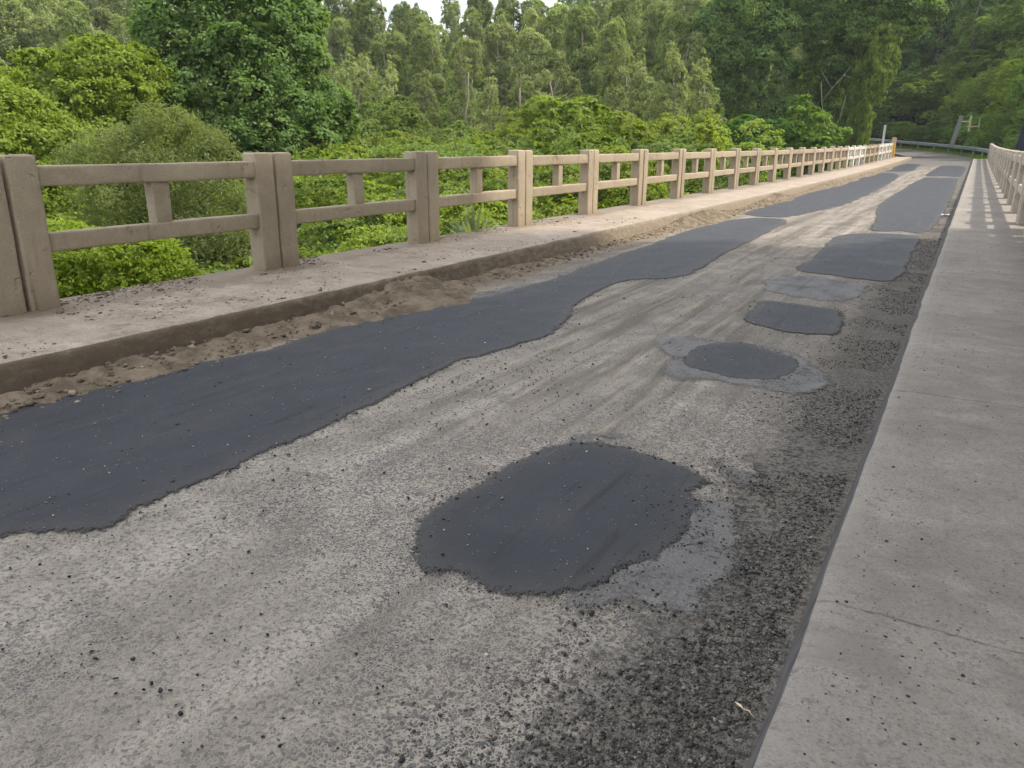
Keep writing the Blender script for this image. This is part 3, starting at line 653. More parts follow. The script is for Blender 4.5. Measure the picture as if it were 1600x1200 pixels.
ICO = bmesh.new(); bmesh.ops.create_icosphere(ICO, subdivisions=1, radius=1.0)
IV = np.array([v.co[:] for v in ICO.verts]); IF = np.array([[v.index for v in f.verts] for f in ICO.faces]); ICO.free()
def stones(name, X, Y, Z, R, mat, label, flat=0.7):
    n = len(X); V = IV[None] * (1 + 0.42 * rng.standard_normal((n, len(IV), 1)).clip(-1.5, 1.5))
    s = np.stack([R * rng.uniform(.7, 1.35, n), R * rng.uniform(.7, 1.35, n), R * flat * rng.uniform(.6, 1.2, n)], -1)
    V = V * s[:, None]; a = rng.uniform(0, 6.28, n); ca, sa = np.cos(a)[:, None], np.sin(a)[:, None]
    V = np.stack([V[..., 0] * ca - V[..., 1] * sa + X[:, None], V[..., 0] * sa + V[..., 1] * ca + Y[:, None], V[..., 2] + Z[:, None] + (R * flat * 0.45)[:, None]], -1)
    F = (IF[None] + (np.arange(n) * len(IV))[:, None, None]).reshape(-1, 3)
    o = link(name, mesh_np(name, V.reshape(-1, 3), F), None, mat); tag(o, label, 'gravel', kind='stuff'); return o
def stone_mat(name, a, b, c):
    t = NT(name); r = t.n('NewGeometry').outputs['Random Per Island']
    return t.done(t.mix(t.mr(r, 0.8, 0.97), t.mix(r, a, b), c), 0.85, None, 0.3)
M_ST = stone_mat('tarry_stones', (0.018, 0.018, 0.02), (0.12, 0.105, 0.088), (0.22, 0.195, 0.165))
M_CRUMB = stone_mat('tar_crumbs', (0.014, 0.014, 0.016), (0.04, 0.038, 0.038), (0.09, 0.085, 0.08))
M_CLOD = stone_mat('dry_clods', (0.11, 0.083, 0.056), (0.21, 0.163, 0.112), (0.30, 0.24, 0.17))
# right-hand band
n = 44000; Y = 1.2 + 26 * rng.power(0.42, n); X = -0.30 - np.abs(rng.normal(0, 0.30, n)); k = (X > -1.25) & (fbm(X, Y, 2.0, 3, 9) > -0.22 + (np.abs(X) - .3) * .35)
X, Y = X[k], Y[k]; R = rng.lognormal(math.log(.0024), .5, len(X)).clip(.0012, .0085)
stones('loose_gravel', X, Y, road_z(X, Y), R, M_ST, 'loose dark tarry gravel lying along the right kerb')
# crumbs over the old surface and along the patch edges
X = rng.uniform(-4.4, -0.6, 3400); Y = 1.0 + 14 * rng.power(0.7, 3400); k = fbm(X, Y, 0.8, 3, 11) > -0.05
X, Y = X[k], Y[k]; ex, ey = [], []
for key in ('big', 'bigskim', 'lane', 'oval', 'square', 'tail', 'right'):
    L = smooth_loop(PATCHES[key], .012 if key != 'lane' else .01); L = L[L[:, 1] > 1]
    if key == 'lane': L = L[(L[:, 0] > -4.0) & (L[:, 1] < 9)]
    j = rng.integers(0, len(L), 420 if key in ('big', 'lane', 'bigskim') else 120)
    ex.append(L[j, 0] + rng.normal(0.02, .05, len(j))); ey.append(L[j, 1] + rng.normal(-.02, .05, len(j)))
cl = rng.normal(0, 1, (500, 2)) * (.28, .55) + (-2.55, 4.3); cl2 = rng.normal(0, 1, (90, 2)) * (.13, .12) + (-1.0, 3.0)
X = np.concatenate([X, *ex, cl[:, 0], cl2[:, 0]]); Y = np.concatenate([Y, *ey, cl[:, 1], cl2[:, 1]])
k = (X > -4.6) & (X < -.35); X, Y = X[k], Y[k]
R = rng.lognormal(math.log(.0030), .42, len(X)).clip(.0014, .008)
stones('loose_gravel', X, Y, road_z(X, Y) + 0.006, R, M_CRUMB, 'black tar crumbs scattered over the worn road and patch edges')
# pale chippings on the dark strip
X = rng.uniform(-4.4, -.8, 900); Y = rng.uniform(1.4, 9, 900); R = rng.lognormal(math.log(.0032), .35, 900)
stones('pale_chippings', X, Y, road_z(X, Y) + .010, R, stone_mat('pale_chips', (0.2, 0.19, 0.17), (0.4, 0.38, 0.34), (0.6, 0.58, 0.54)), 'tiny pale chippings strewn over the dark asphalt')
# right walkway specks
n = 4200; X = rng.uniform(-.17, .85, n); Y = .8 + 14 * rng.power(.6, n); R = rng.lognormal(math.log(.0019), .45, n).clip(.001, .007)
stones('grit', X, Y, 0 * X + WALK + .002, R, M_CRUMB, 'black grit specks on the grey right walkway')
# clods: soil bank and muddy left walkway
n = 5200; Y = 1.5 + 24 * rng.power(.5, n); X = -4.86 + np.abs(rng.normal(0, .2, n)); R = rng.lognormal(math.log(.0058), .6, n).clip(.002, .03)
hb = np.interp(Y, yb, amp) * np.clip(1 - (X + 4.88) / np.interp(Y, yb, wid), 0, 1) ** 1.4
stones('soil_clods', X, Y, road_z(X, Y) + hb * .8, R, M_CLOD, 'lumps of dry soil on the bank along the left kerb')
n = 6500; Y = 1.5 + 13 * rng.power(.6, n); X = np.where(rng.random(n) < .6, -6.66 + np.abs(rng.normal(0, .22, n)), rng.uniform(-6.6, -5.0, n)); k = fbm(X, Y, 1.5, 3, 21) > -.05; X, Y = X[k], Y[k]
R = rng.lognormal(math.log(.0055), .55, len(X)).clip(.002, .025)
stones('soil_clods', X, Y, 0 * X + WALK + .003, R, M_CLOD, 'crumbs of dry mud scattered on the left walkway', .5)

# ------------------------------------------------------------------ vegetation
def unit(v): return v / np.maximum(1e-6, np.linalg.norm(v, axis=-1, keepdims=True))
def leaves(lobes, n, leaf, rg, width=0.5, clump=0.3, droop=0.0, per=26, fill=0.12, up=0.35, spread=1.0, split=5, flat=.6):
    """leaf blades gathered in sprays on and under the skin of a set of ellipsoid lobes"""
    lob = np.array(lobes, float)
    if split:                                            # each lobe breaks up into smaller ones
        q = [lob * (1, 1, 1, .8, .8, .8)]
        for _ in range(split):
            dd = unit(rg.standard_normal((len(lob), 3)) + (0, 0, .25)); sub = lob.copy(); sub[:, :3] += dd * lob[:, 3:6] * .78; sub[:, 3:6] *= rg.uniform(.3, .52, (len(lob), 1)); sub[:, 5] *= .8; q.append(sub)
        lob = np.concatenate(q)
    area = (lob[:, 3] * lob[:, 4] + lob[:, 3] * lob[:, 5] + lob[:, 4] * lob[:, 5]); w = area / area.sum()
    nc = max(6, n // per); li = rg.choice(len(lob), nc, p=w)
    d = unit(rg.standard_normal((nc, 3)) + (0, 0, up)); rad = np.where(rg.random(nc) < fill, rg.uniform(.3, .8, nc), rg.uniform(.84, 1.10, nc))
    c = lob[li, :3] + d * lob[li, 3:6] * rad[:, None]
    # drop sprays that sit deep inside another lobe
    keep = np.ones(nc, bool)
    for k in range(len(lob)):
        q = ((c - lob[k, :3]) / lob[k, 3:6]); keep &= ~(((q ** 2).sum(1) < .5) & (li != k))
    c, d, li = c[keep], d[keep], li[keep]; nc = len(c)
    ci = rg.integers(0, nc, n); size = clump * np.cbrt(lob[li, 3] * lob[li, 4] * lob[li, 5])[ci] * rg.uniform(.5, 1.3, nc)[ci]
    o = rg.standard_normal((n, 3)); o = o - d[ci] * ((o * d[ci]).sum(1) * .55)[:, None]
    p = c[ci] + o * size[:, None] * .55 * spread * ((1, 1, flat) if not droop else (1, 1, 1)); p[:, 2] -= droop * np.abs(rg.standard_normal(n)) * size
    nrm = unit(d[ci] * .75 + (0, 0, .45) + rg.standard_normal((n, 3)) * .45)
    t = unit(np.cross(nrm, rg.standard_normal((n, 3)))); 
    if droop: t = unit(t * (1 - min(.8, droop)) + np.array((0, 0, -1.0)) * droop); nrm = unit(np.cross(t, np.cross(nrm, t)))
    b = np.cross(nrm, t); L = leaf * rg.uniform(.65, 1.35, n)[:, None]
    V = np.stack([p - t * L * .5, p + b * L * width * .5 + t * L * .05, p + t * L * .5 - nrm * L * .12, p - b * L * width * .5 + t * L * .05], 1)
    return V.reshape(-1, 3)
def leaf_mesh(name, V):
    me = mesh_np(name, V, np.arange(len(V)).reshape(-1, 4)); me.materials.append(M_LEAF); return me
def trunk_mb(h, r, lobes, rg, lean=0.1, n=9, limb=.32):
    m = MB(); top = Vector((rg.uniform(-lean, lean) * h, rg.uniform(-lean, lean) * h, h)); pts = []
    for k in range(8):
        f = k / 7; pts.append(Vector((top.x * f + rg.normal(0, .015) * h * (0 < k), top.y * f + rg.normal(0, .015) * h * (0 < k), h * f - .4 * (k == 0))))
    m.tube(pts, [r * (1.25 - .95 * k / 7) for k in range(8)], n)
    for lb in lobes:
        e = Vector(lb[:3]); f = min(.92, max(.22, (e.z - .25 * abs(e.x) - .5 * lb[5]) / h)); i = f * 7; a = pts[int(i)].lerp(pts[min(7, int(i) + 1)], i - int(i))
        mid = a.lerp(e, .5) + Vector((rg.normal(0, .05), rg.normal(0, .05), -.06 * (e - a).length)); rr_ = r * limb * (1.15 - f * .6)
        m.tube([a, mid, e + Vector((0, 0, .2 * lb[5]))], [rr_, rr_ * .7, rr_ * .25], 6)
    return m
def trunk_mesh(m, mat):
    bmesh.ops.recalc_face_normals(m.bm, faces=m.bm.faces); me = bpy.data.meshes.new('trunk'); m.bm.to_mesh(me); m.bm.free(); me.materials.append(mat); return me
def plant(name, loc, crown_me, trunk_me, colr, label, cat, group=None, sc=(1, 1, 1), rz=0.0, crown_name='crown'):
    r = empty(name, loc, rz); tag(r, label, cat, group)
    c = link(crown_name, crown_me, r); c.color = (*colr, 1); c.scale = sc
    if trunk_me is not None: t = link('trunk', trunk_me, r); t.scale = sc
    return r
def gz(x, y): return float(terrain(x, y)[0])
def at(u, dist):
    p = sight(u, 225, dist); return p.x, p.y, gz(p.x, p.y)
def topz(v, dist, u=800): return sight(u, v, dist).z

# ---- prototypes
def dome(rg, k, R, H, zb=.25, lo=.28, hi=.48):
    """lobes making an uneven dome of radius R and height H"""
    L = [(0, 0, H * .55, R * .55, R * .55, H * .36)]
    for i in range(k):
        a = rg.uniform(0, 6.283); z = rg.uniform(zb, .93); f = math.sqrt(max(.05, 1 - ((z - .2) / .85) ** 2)); s = rg.uniform(lo, hi) * R
        L.append((math.cos(a) * R * .78 * f, math.sin(a) * R * .78 * f, H * z * .94, s, s * rg.uniform(.85, 1.15), s * rg.uniform(.6, .9)))
    return L
PROTO = {}
def proto(key, lobes, n, leaf, seed, th, tr, mat=None, **kw):
    rg = np.random.default_rng(seed)
    PROTO[key] = (leaf_mesh('crown', leaves(lobes, n, leaf, rg, **kw)), trunk_mesh(trunk_mb(th, tr, lobes, rg), mat or M_BARK))
for i in range(3):                                       # shrubs 2.3 m wide, 6 m tall unit
    rg = np.random.default_rng(40 + i)
    proto(('near', i), dome(rg, 16, 2.4, 6.0), 48000, .078, 50 + i, 4.4, .13, width=.5, clump=.34)
    proto(('mid', i), dome(rg, 18, 3.0, 7.0), 38000, .115, 60 + i, 5.0, .16, width=.5, clump=.32)
    proto(('far', i), dome(rg, 20, 3.6, 8.5), 30000, .17, 70 + i, 6.0, .2, width=.5, clump=.30)
for i in range(2):
    rg = np.random.default_rng(80 + i)
    proto(('fine', i), dome(rg, 16, 2.6, 6.2, lo=.3, hi=.55), 42000, .10, 85 + i, 4.4, .13, width=.2, clump=.5, droop=.25, fill=.3)
def euc_lobes(rg, H, R, k):
    L = []
    for i in range(k):
        f = rg.uniform(.30, 1.0) ** .8; a = rg.uniform(0, 6.283); wide = R * (1.15 - .8 * max(0, f - .45) / .55) * rg.uniform(.25, .8); s = rg.uniform(.55, 1.0) * R * .38
        L.append((math.cos(a) * wide, math.sin(a) * wide, H * f, s, s, s * rg.uniform(.9, 1.7)))
    L.append((0, 0, H * .98, R * .26, R * .26, R * .5)); return L
for i in range(5):
    rg = np.random.default_rng(100 + i); H = 20.0; L = euc_lobes(rg, H, 3.3, 34)
    proto(('euc', i), L, 38000, .25, 110 + i, H * .97, .2, M_PALEBARK, width=.3, clump=.45, droop=.22, fill=.15, up=.2, split=4)
for i in range(3):                                       # young feathery gums: narrow cones
    rg = np.random.default_rng(130 + i); H = 11.0; L = []
    for f in np.linspace(.06, 1, 20):
        a = rg.uniform(0, 6.28); w = 2.3 * (1 - f) ** .6 + .25; L.append((math.cos(a) * w * .5, math.sin(a) * w * .5, H * f, w * .62, w * .62, 1.0))
    proto(('gum', i), L, 26000, .20, 140 + i, H * .9, .12, M_PALEBARK, width=.28, clump=.45, droop=.2, split=3)
for i in range(4):                                       # tall dense forest trees
    rg = np.random.default_rng(160 + i); H = 19.0; L = dome(rg, 30, 5.0, H, zb=.22, lo=.22, hi=.40)
    proto(('tall', i), L, 52000, .25, 170 + i, H * .85, .3, M_BARK, width=.5, clump=.36)

C_DARK = (0.095, 0.155, 0.052); C_MID = (0.095, 0.138, 0.036); C_YEL = (0.122, 0.160, 0.028); C_LIME = (0.145, 0.195, 0.038)
C_GREY = (0.125, 0.15, 0.075); C_EUC = (0.17, 0.21, 0.095); C_EUC2 = (0.19, 0.225, 0.118); C_EUC3 = (0.14, 0.18, 0.078); C_DEEP = (0.065, 0.105, 0.032)

# ---- the big trees and bushes one can point at
def own(name, u, dist, lobes_px, n, leaf, colr, label, cat, seed, rtrunk=.3, mat=None, bz=None, **kw):
    """a tree shaped by its own lobes; a lobe = (photo column, photo row, depth offset, half width, half depth, half height) at that distance"""
    x, y, z0 = at(u, dist); rg = np.random.default_rng(seed); dirv = Vector((x, y, 0)).normalized(); side = Vector((dirv.y, -dirv.x, 0)); lobes = []
    for (lu, lv, dd, a, b, c) in lobes_px:
        p = sight(lu, lv, dist) + dirv * dd; q = p - Vector((x, y, z0)); lobes.append((q.x, q.y, q.z, a, b, c))
    r = empty(name, (x, y, z0)); tag(r, label, cat)
    c = link('crown', leaf_mesh('crown', leaves(lobes, n, leaf, rg, **kw)), r); c.color = (*colr, 1)
    h = max(l[2] for l in lobes); link('trunk', trunk_mesh(trunk_mb(h * .9, rtrunk, [l for l in lobes if l[2] > .25 * h], rg, .03), mat or M_BARK), r)
    return r
# layered dark tree left of centre
own('broadleaf_tree', 375, 34, [
    (300, 30, 0, 1.9, 1.9, 1.5), (255, 50, .6, 1.2, 1.5, 1.1), (262, 8, .8, 1.2, 1.5, 1.1), (470, 30, .8, 1.2, 1.4, 1.1), (468, 70, .6, 1.2, 1.4, 1.0), (390, 15, .5, 2.2, 2, 1.5), (345, -25, .5, 2.3, 2, 1.5), (440, 45, .3, 1.5, 1.6, 1.3), (420, -30, .6, 1.7, 1.6, 1.3), (275, 85, -.2, 1.5, 1.6, 1.2), (350, 90, -.9, 1.7, 1.5, 1.2),
    (425, 100, -.5, 1.7, 1.6, 1.2), (480, 110, .4, 1.2, 1.4, 1.1), (310, 140, -1.2, 1.2, 1.4, .9), (380, 150, -1.4, 1.5, 1.4, 1.1), (450, 165, -.8, 1.6, 1.5, 1.1), (508, 160, .3, 1.25, 1.3, 1.0), (530, 195, .6, 1.0, 1.2, 1.0),
    (360, 205, -1.6, 1.4, 1.4, .9), (420, 215, -1.6, 1.6, 1.4, 1.0), (480, 220, -.6, 1.4, 1.4, 1.0), (400, 270, -1.2, 1.8, 1.5, 1.2), (480, 280, -.6, 1.8, 1.5, 1.3), (350, 260, -.6, 1.2, 1.4, 1.2), (240, 120, 1.2, 1.1, 1.4, 1.2), (260, 165, 1.8, 1.2, 1.4, 1.2), (330, 330, 0, 2, 2, 1.8), (450, 350, 0, 2.4, 2, 1.8)],
    150000, .155, C_DARK, 'big dark green layered tree rising behind the first two left railing panels', 'tree', 301, .4, width=.6, clump=.36, per=30)
own('vine_covered_tree', 130, 31, [
    (150, 105, 0, 1.6, 1.6, 1.0), (90, 130, .2, 1.3, 1.5, .9), (200, 110, .6, 1.2, 1.5, .9), (60, 160, 0, 1.1, 1.3, .9), (125, 155, -.7, 1.5, 1.4, .9), (190, 160, -.3, 1.3, 1.4, .9), (90, 195, -.8, 1.2, 1.3, .8), (160, 205, -1.0, 1.2, 1.3, .8), (225, 140, .6, 1.0, 1.3, 1.0), (40, 200, .2, 1, 1.2, .9), (230, 200, .2, 1.0, 1.2, .8), (120, 250, -.6, 2.0, 1.5, 1.2), (200, 260, -.2, 1.6, 1.5, 1.2), (90, 320, 0, 2.5, 2, 1.8), (200, 330, 0, 2.5, 2, 1.8)],
    90000, .13, (0.125, 0.175, 0.026), 'bright yellow green vine covered tree left of the big dark tree', 'tree', 302, .3, width=.6, clump=.34)
own('leafy_shrub', 40, 21, [(20, 190, 0, 1.3, 1.3, .8), (-40, 170, .3, 1.4, 1.3, .9), (70, 220, -.2, 1.1, 1.2, .7), (0, 240, -.4, 1.3, 1.2, .8), (90, 260, -.2, 1.1, 1.1, .8), (30, 300, -.3, 1.6, 1.3, 1.1), (-60, 260, 0, 1.6, 1.3, 1.1), (110, 330, 0, 1.3, 1.2, 1.1), (20, 380, 0, 2, 1.6, 1.4)],
    56000, .10, (0.135, 0.185, 0.03), 'pale lime green shrub at the far left above the nearest railing post', 'shrub', 303, .15, width=.5, clump=.34)
own('feathery_bush', 245, 15.5, [(262, 205, 0, .45, .6, .4), (285, 222, 0, .5, .7, .4), (205, 238, 0, .6, .8, .4), (240, 228, .2, .5, .6, .35), (320, 250, .2, .6, .8, .5), (150, 260, .2, .6, .8, .45), (250, 280, -.3, .9, .8, .5), (190, 300, -.3, .8, .8, .5), (320, 310, -.1, .8, .8, .6), (350, 350, 0, .8, .8, .6), (270, 350, -.2, .9, .8, .6), (360, 290, .2, .5, .7, .5), (300, 410, 0, 1, .9, .7), (380, 420, 0, .8, .8, .7), (210, 380, 0, 1, .9, .7)],
    52000, .085, (0.12, 0.15, 0.068), 'grey green feathery bush behind the first whole left railing panel', 'bush', 304, .1, width=.2, clump=.7, droop=.15, fill=.35, spread=1.2, split=8)
own('leafy_shrub', 180, 9.6, [(160, 415, 0, .5, .6, .32), (220, 405, 0, .45, .6, .3), (110, 400, .2, .45, .6, .35), (260, 435, 0, .42, .5, .28), (190, 450, -.2, .6, .6, .3), (110, 455, -.1, .5, .6, .35), (150, 510, 0, .9, .8, .5), (260, 490, 0, .7, .7, .45), (60, 440, .2, .6, .6, .4)],
    46000, .055, (0.155, 0.215, 0.03), 'bright lime shrub low behind the first whole left railing panel, close to the walkway', 'shrub', 305, .07, width=.5, clump=.36)
own('flowering_shrub', 900, 44, [(850, 172, 0, 1.3, 1.4, .8), (900, 185, 0, 1.6, 1.5, 1.0), (950, 195, .3, 1.3, 1.4, .9), (870, 215, -.5, 1.6, 1.4, 1), (930, 225, -.5, 1.6, 1.4, 1), (900, 270, 0, 2.6, 2, 1.6)], 20000, .22, (0.13, 0.185, 0.03), 'yellow green shrub canopy behind the fifth railing panel', 'shrub', 306, .2, clump=.32)
own('slender_sapling', 1108, 36, [(1100, 205, 0, .5, .5, .4), (1118, 222, 0, .45, .5, .35), (1095, 232, 0, .5, .5, .4), (1104, 190, 0, .22, .25, .3), (1110, 250, 0, .8, .7, .7)], 3800, .17, (0.19, 0.24, 0.04), 'sparse yellowish sapling just above the tenth railing panel', 'sapling', 307, .06, clump=.45)
own('young_tree', 1258, 58, [(1258, 160, 0, .5, .6, .7), (1252, 182, 0, 1.1, 1.1, .9), (1275, 192, -.2, 1.1, 1.1, .9), (1245, 205, -.3, 1.4, 1.3, .9), (1285, 212, 0, 1.4, 1.2, 1), (1265, 225, -.4, 1.8, 1.4, 1), (1225, 225, 0, 1.2, 1.1, .9), (1265, 260, 0, 2.6, 2, 1.8)], 22000, .22, (0.10, 0.165, 0.03), 'young light green pointed tree in front of the dark vine draped tree', 'tree', 308, .15, clump=.34)
own('rounded_shrub', 1175, 54, [(1165, 200, 0, 1.3, 1.3, .9), (1200, 205, 0, 1.3, 1.3, .8), (1140, 215, 0, 1.2, 1.2, .8), (1185, 225, -.6, 1.8, 1.3, .9), (1145, 240, -.3, 1.7, 1.3, 1.1), (1180, 265, 0, 2.6, 2, 1.8)], 20000, .21, (0.045, 0.10, 0.02), 'rounded mid green shrub left of the young pointed tree', 'shrub', 309, .15, clump=.34)
own('draped_tree', 1180, 78, [(1180, 10, 0, 3.0, 3, 2.2), (1120, 40, .5, 2.6, 2.6, 2.0), (1215, 50, -.5, 2.6, 2.6, 2.0), (1150, 85, -.5, 2.4, 2.5, 1.8), (1105, 105, .5, 2.2, 2.2, 1.8), (1200, 105, -.7, 2.4, 2.2, 1.8), (1160, -50, .5, 3, 3, 2.5), (1130, 150, 0, 2.8, 2.4, 2), (1190, 160, 0, 2.8, 2.4, 2), (1230, 0, 1, 2.5, 2.5, 2.2), (1110, 200, 0, 2.6, 2.4, 2.2), (1210, 205, 0, 2.6, 2.4, 2.2), (1160, 240, 0, 3.5, 3, 3)],
    90000, .25, C_DARK, 'tall dark tree with a bare dark trunk left of the vine draped tree', 'tree', 310, .5, clump=.36)
dt = own('vine_draped_tree', 1335, 80, [(1310, 10, 0, 3.2, 3, 2.2), (1375, 0, 0, 3.2, 3, 2.4), (1280, 50, 0, 2.4, 2.4, 1.9), (1340, 50, -.8, 2.6, 2.5, 1.9), (1405, 40, .3, 2.6, 2.5, 1.9), (1300, 95, -.3, 2.2, 2.2, 1.8), (1340, -60, .5, 4, 3.5, 3), (1420, -20, .6, 2.6, 2.5, 2.2), (1265, 120, .8, 2.2, 2.2, 2), (1310, 150, 1.5, 2.4, 2, 2.2), (1345, 100, 0, 1.6, 1.6, 2.2), (1300, 200, 1.5, 2.6, 2, 2.4), (1440, 10, 1, 1.8, 1.8, 1.6)],
    90000, .25, (0.085, 0.138, 0.04), 'tallest dark tree draped with hanging vines beside the far end of the left railing', 'tree', 311, .45, M_PALEBARK, clump=.36)
rg = np.random.default_rng(312); Vv = []
for (u, v0, v1, dd) in [(1352, 70, 175, -2.2), (1372, 60, 150, -2.4), (1340, 110, 215, -1.8), (1385, 55, 120, -2), (1360, 100, 170, -2.6), (1330, 140, 222, -1.2), (1345, 175, 225, -1.6)]:
    x0 = Vector(dt.location); dirv = Vector((x0.x, x0.y, 0)).normalized(); a = sight(u, v0, 80) + dirv * dd - x0; b_ = sight(u, v1, 80) + dirv * dd - x0; k = 12; L = []
    for j in range(k):
        f = j / (k - 1); q = a.lerp(b_, f); w = .75 * (1 - .45 * f) + .15; L.append((q.x + rg.normal(0, .25), q.y + rg.normal(0, .25), q.z, w, w, .9))
    Vv.append(leaves(L, 5000, .22, rg, width=.35, clump=.5, droop=.6))
c = link('vines', leaf_mesh('vines', np.concatenate(Vv)), dt); c.color = (0.12, 0.17, 0.04, 1)
# bare pale snag
r = empty('dead_branch', sight(1296, 232, 70)); tag(r, 'bare pale dead branches in front of the dark vine draped tree', 'dead tree'); x0 = Vector(r.location); m = MB()
for pts, w in (([(1297, 300), (1290, 200), (1284, 160), (1283, 128)], .07), ([(1284, 160), (1300, 138), (1318, 118), (1326, 108)], .05), ([(1288, 185), (1268, 160), (1262, 140)], .04), ([(1300, 138), (1290, 122), (1282, 108)], .035), ([(1296, 215), (1312, 185), (1322, 150)], .05), ([(1318, 118), (1332, 122)], .03)):
    m.tube([sight(u, v, 70) - x0 for u, v in pts], [.6 * w * (1 - .7 * k / (len(pts) - 1)) for k in range(len(pts))], 6)
m.build('branches', M_GREYBARK, r)
# spiky plant seen through the third panel
x, y, z = at(738, 12.2); zt = topz(322, 12.2); r = empty('spiky_plant', (x, y, z)); tag(r, 'spiky agave like plant with grey green blades behind the third left railing panel', 'plant')
def blade_fan(n, L0, L1, rg, el=(.15, 1.35)):
    V, F = [], []
    for i in range(n):
        a = rg.uniform(0, 6.283); e = rg.uniform(*el); L = rg.uniform(L0, L1); w = .035 * L + .01; dv = np.array((math.cos(a), math.sin(a), 0)); sv = np.array((-math.sin(a), math.cos(a), 0)); b0 = len(V)
        for k in range(6):
            f = k / 5; p = dv * L * f * math.cos(e) + np.array((0, 0, 1)) * L * (f * math.sin(e) - .45 * f * f * math.cos(e)); ww = w * (1 - f) ** .7 * (.6 + 1.2 * f)
            V += [p - sv * ww, p + sv * ww]
        for k in range(5): F.append((b0 + 2 * k, b0 + 2 * k + 1, b0 + 2 * k + 3, b0 + 2 * k + 2))
    return np.array(V), np.array(F)
V, F = blade_fan(90, .55, 1.05, np.random.default_rng(5)); V[:, 2] += zt - .75 - z; me = mesh_np('blades', V, F); me.materials.append(M_LEAF); c = link('blades', me, r); c.color = (.15, .19, .12, 1)
m = MB(); m.tube([(0, 0, -.3), (.05, 0, (zt - z) * .5), (0, 0, zt - z - .72)], [.1, .09, .07], 8); m.build('stem', M_BARK, r)

# ---- shrub canopy below and beyond the left railing
SEEN = {}
def where(x, y):
    yy = y * XL_RAIL / x if x < -.5 else 999
    k = int(math.floor((yy - Y0) / PITCHY)); return max(0, min(26, k)) if yy < 200 and yy > 0 else (26 if yy >= 200 else 0)
rg = np.random.default_rng(77); row_no = {}
def words(c): return {C_DARK: 'dark green', C_MID: 'mid green', C_YEL: 'yellow green', C_LIME: 'lime green', C_GREY: 'grey green', C_DEEP: 'deep green'}[c]
used = []
spots = []
for D, du, n0, n1 in ((9.5, 190, -120, 640), (12.5, 150, -100, 830), (17, 140, 60, 1000), (22, 120, 420, 1120), (28, 105, 440, 1200), (35, 90, 420, 1260), (43, 80, 520, 1320), (53, 75, -60, 1340)):
    u = n0 + rg.uniform(0, du * .5)
    while u < n1: spots.append((u + rg.normal(0, du * .12), D * rg.uniform(.92, 1.08))); u += du
for u, D in spots:
    x, y, z = at(u, D)
    if x > -9.3 - (1.2 if D > 30 else .4 if D > 19 else 0) or any(math.hypot(x - a, y - b) < 1.6 for a, b in used): continue
    used.append((x, y))
    v_top = np.interp(D, [8, 12, 17, 22, 28, 35, 43, 53], [440, 340, 285, 238, 222, 196, 188, 165]) + rg.normal(0, 9) + max(0, u - 900) * .03
    if D < 15 and 330 < u < 470: v_top += 60
    if D < 26 and u > 600: v_top = max(v_top, 240)
    h = topz(v_top, D) - z
    key = 'near' if D < 19 else 'mid' if D < 33 else 'far'; i = int(rg.integers(0, 3)); ph = {'near': 6.0, 'mid': 7.0, 'far': 8.5}[key]
    cl = [C_MID, C_YEL, C_MID, C_LIME, C_YEL][int(rg.integers(0, 5))]
    if key == 'near' and rg.random() < .35: cl = C_LIME
    sz = h / ph; sxy = max(.62, min(1.15, sz)) * rg.uniform(.9, 1.15)
    kk = where(x, y); SEEN.setdefault((kk, words(cl)), []).append(1); nth = len(SEEN[(kk, words(cl))])
    lab = f"{words(cl)} shrub beyond the {ordinal(kk)} left railing panel" + ('' if nth == 1 else f", {ordinal(nth - 1)} back of its colour")
    plant('leafy_shrub', (x, y, z), *PROTO[(key, i)], tuple(np.array(cl) * rg.uniform(.85, 1.15)), lab, 'shrub', 'leafy shrubs beyond the left railing', (sxy, sxy, sz), rg.uniform(0, 6.28))

# ---- eucalypts on the hillside
rg = np.random.default_rng(91); SEEN2 = {}
def euc(u, D, v_top, key, cl, nm):
    x, y, z = at(u, D); h = topz(v_top, D, u) - z; i = int(rg.integers(0, 5 if key == 'euc' else 3)); ph = 20.0 if key == 'euc' else 11.0
    sz = h / ph; sx = min(1.25, max(.7, sz)) * rg.uniform(.9, 1.2); kk = where(x, y)
    rowname = 'front' if D < 70 else 'second' if D < 84 else 'third' if D < 98 else 'hindmost'
    SEEN2.setdefault((kk, nm, rowname), []).append(1); nth = len(SEEN2[(kk, nm, rowname)])
    lab = f"{nm} above the {ordinal(kk)} left railing panel, {rowname} hillside row" + ('' if nth == 1 else f", {ordinal(nth - 1)} from left")
    plant('eucalyptus', (x, y, z), *PROTO[(key, i)], tuple(np.array(cl) * rg.uniform(.85, 1.15)), lab, 'tree', 'eucalyptus trees on the hillside', (sx, sx, sz), rg.uniform(0, 6.28))
for D, du, a, b in ((78, 58, -80, 1130), (91, 48, -90, 1160), (105, 42, -90, 1300), (122, 44, -90, 1340)):
    u = a
    while u < b:
        vt = {78: 56, 91: 26, 105: 0, 122: 14}[D] + rg.normal(0, 20) 
        if D == 105: vt = 4 + 12 * math.sin(u * .031) + rg.normal(0, 9)
        if u < 260: vt -= 22
        euc(u + rg.normal(0, 10), D * rg.uniform(.96, 1.04), vt, 'euc', [C_EUC, C_EUC2, C_EUC3][int(rg.integers(0, 3))], 'tall slender eucalyptus'); u += du
for u, D, vt in ((720, 62, 82), (958, 60, 74), (548, 66, 95), (610, 68, 105), (815, 66, 112), (880, 67, 100), (1040, 63, 70), (1085, 66, 95), (505, 68, 60), (770, 68, 125), (660, 67, 118), (1000, 68, 90), (570, 62, 130)):
    euc(u, D, vt, 'gum', [C_EUC2, C_GREY][int(rg.integers(0, 2))], 'pale feathery young gum')

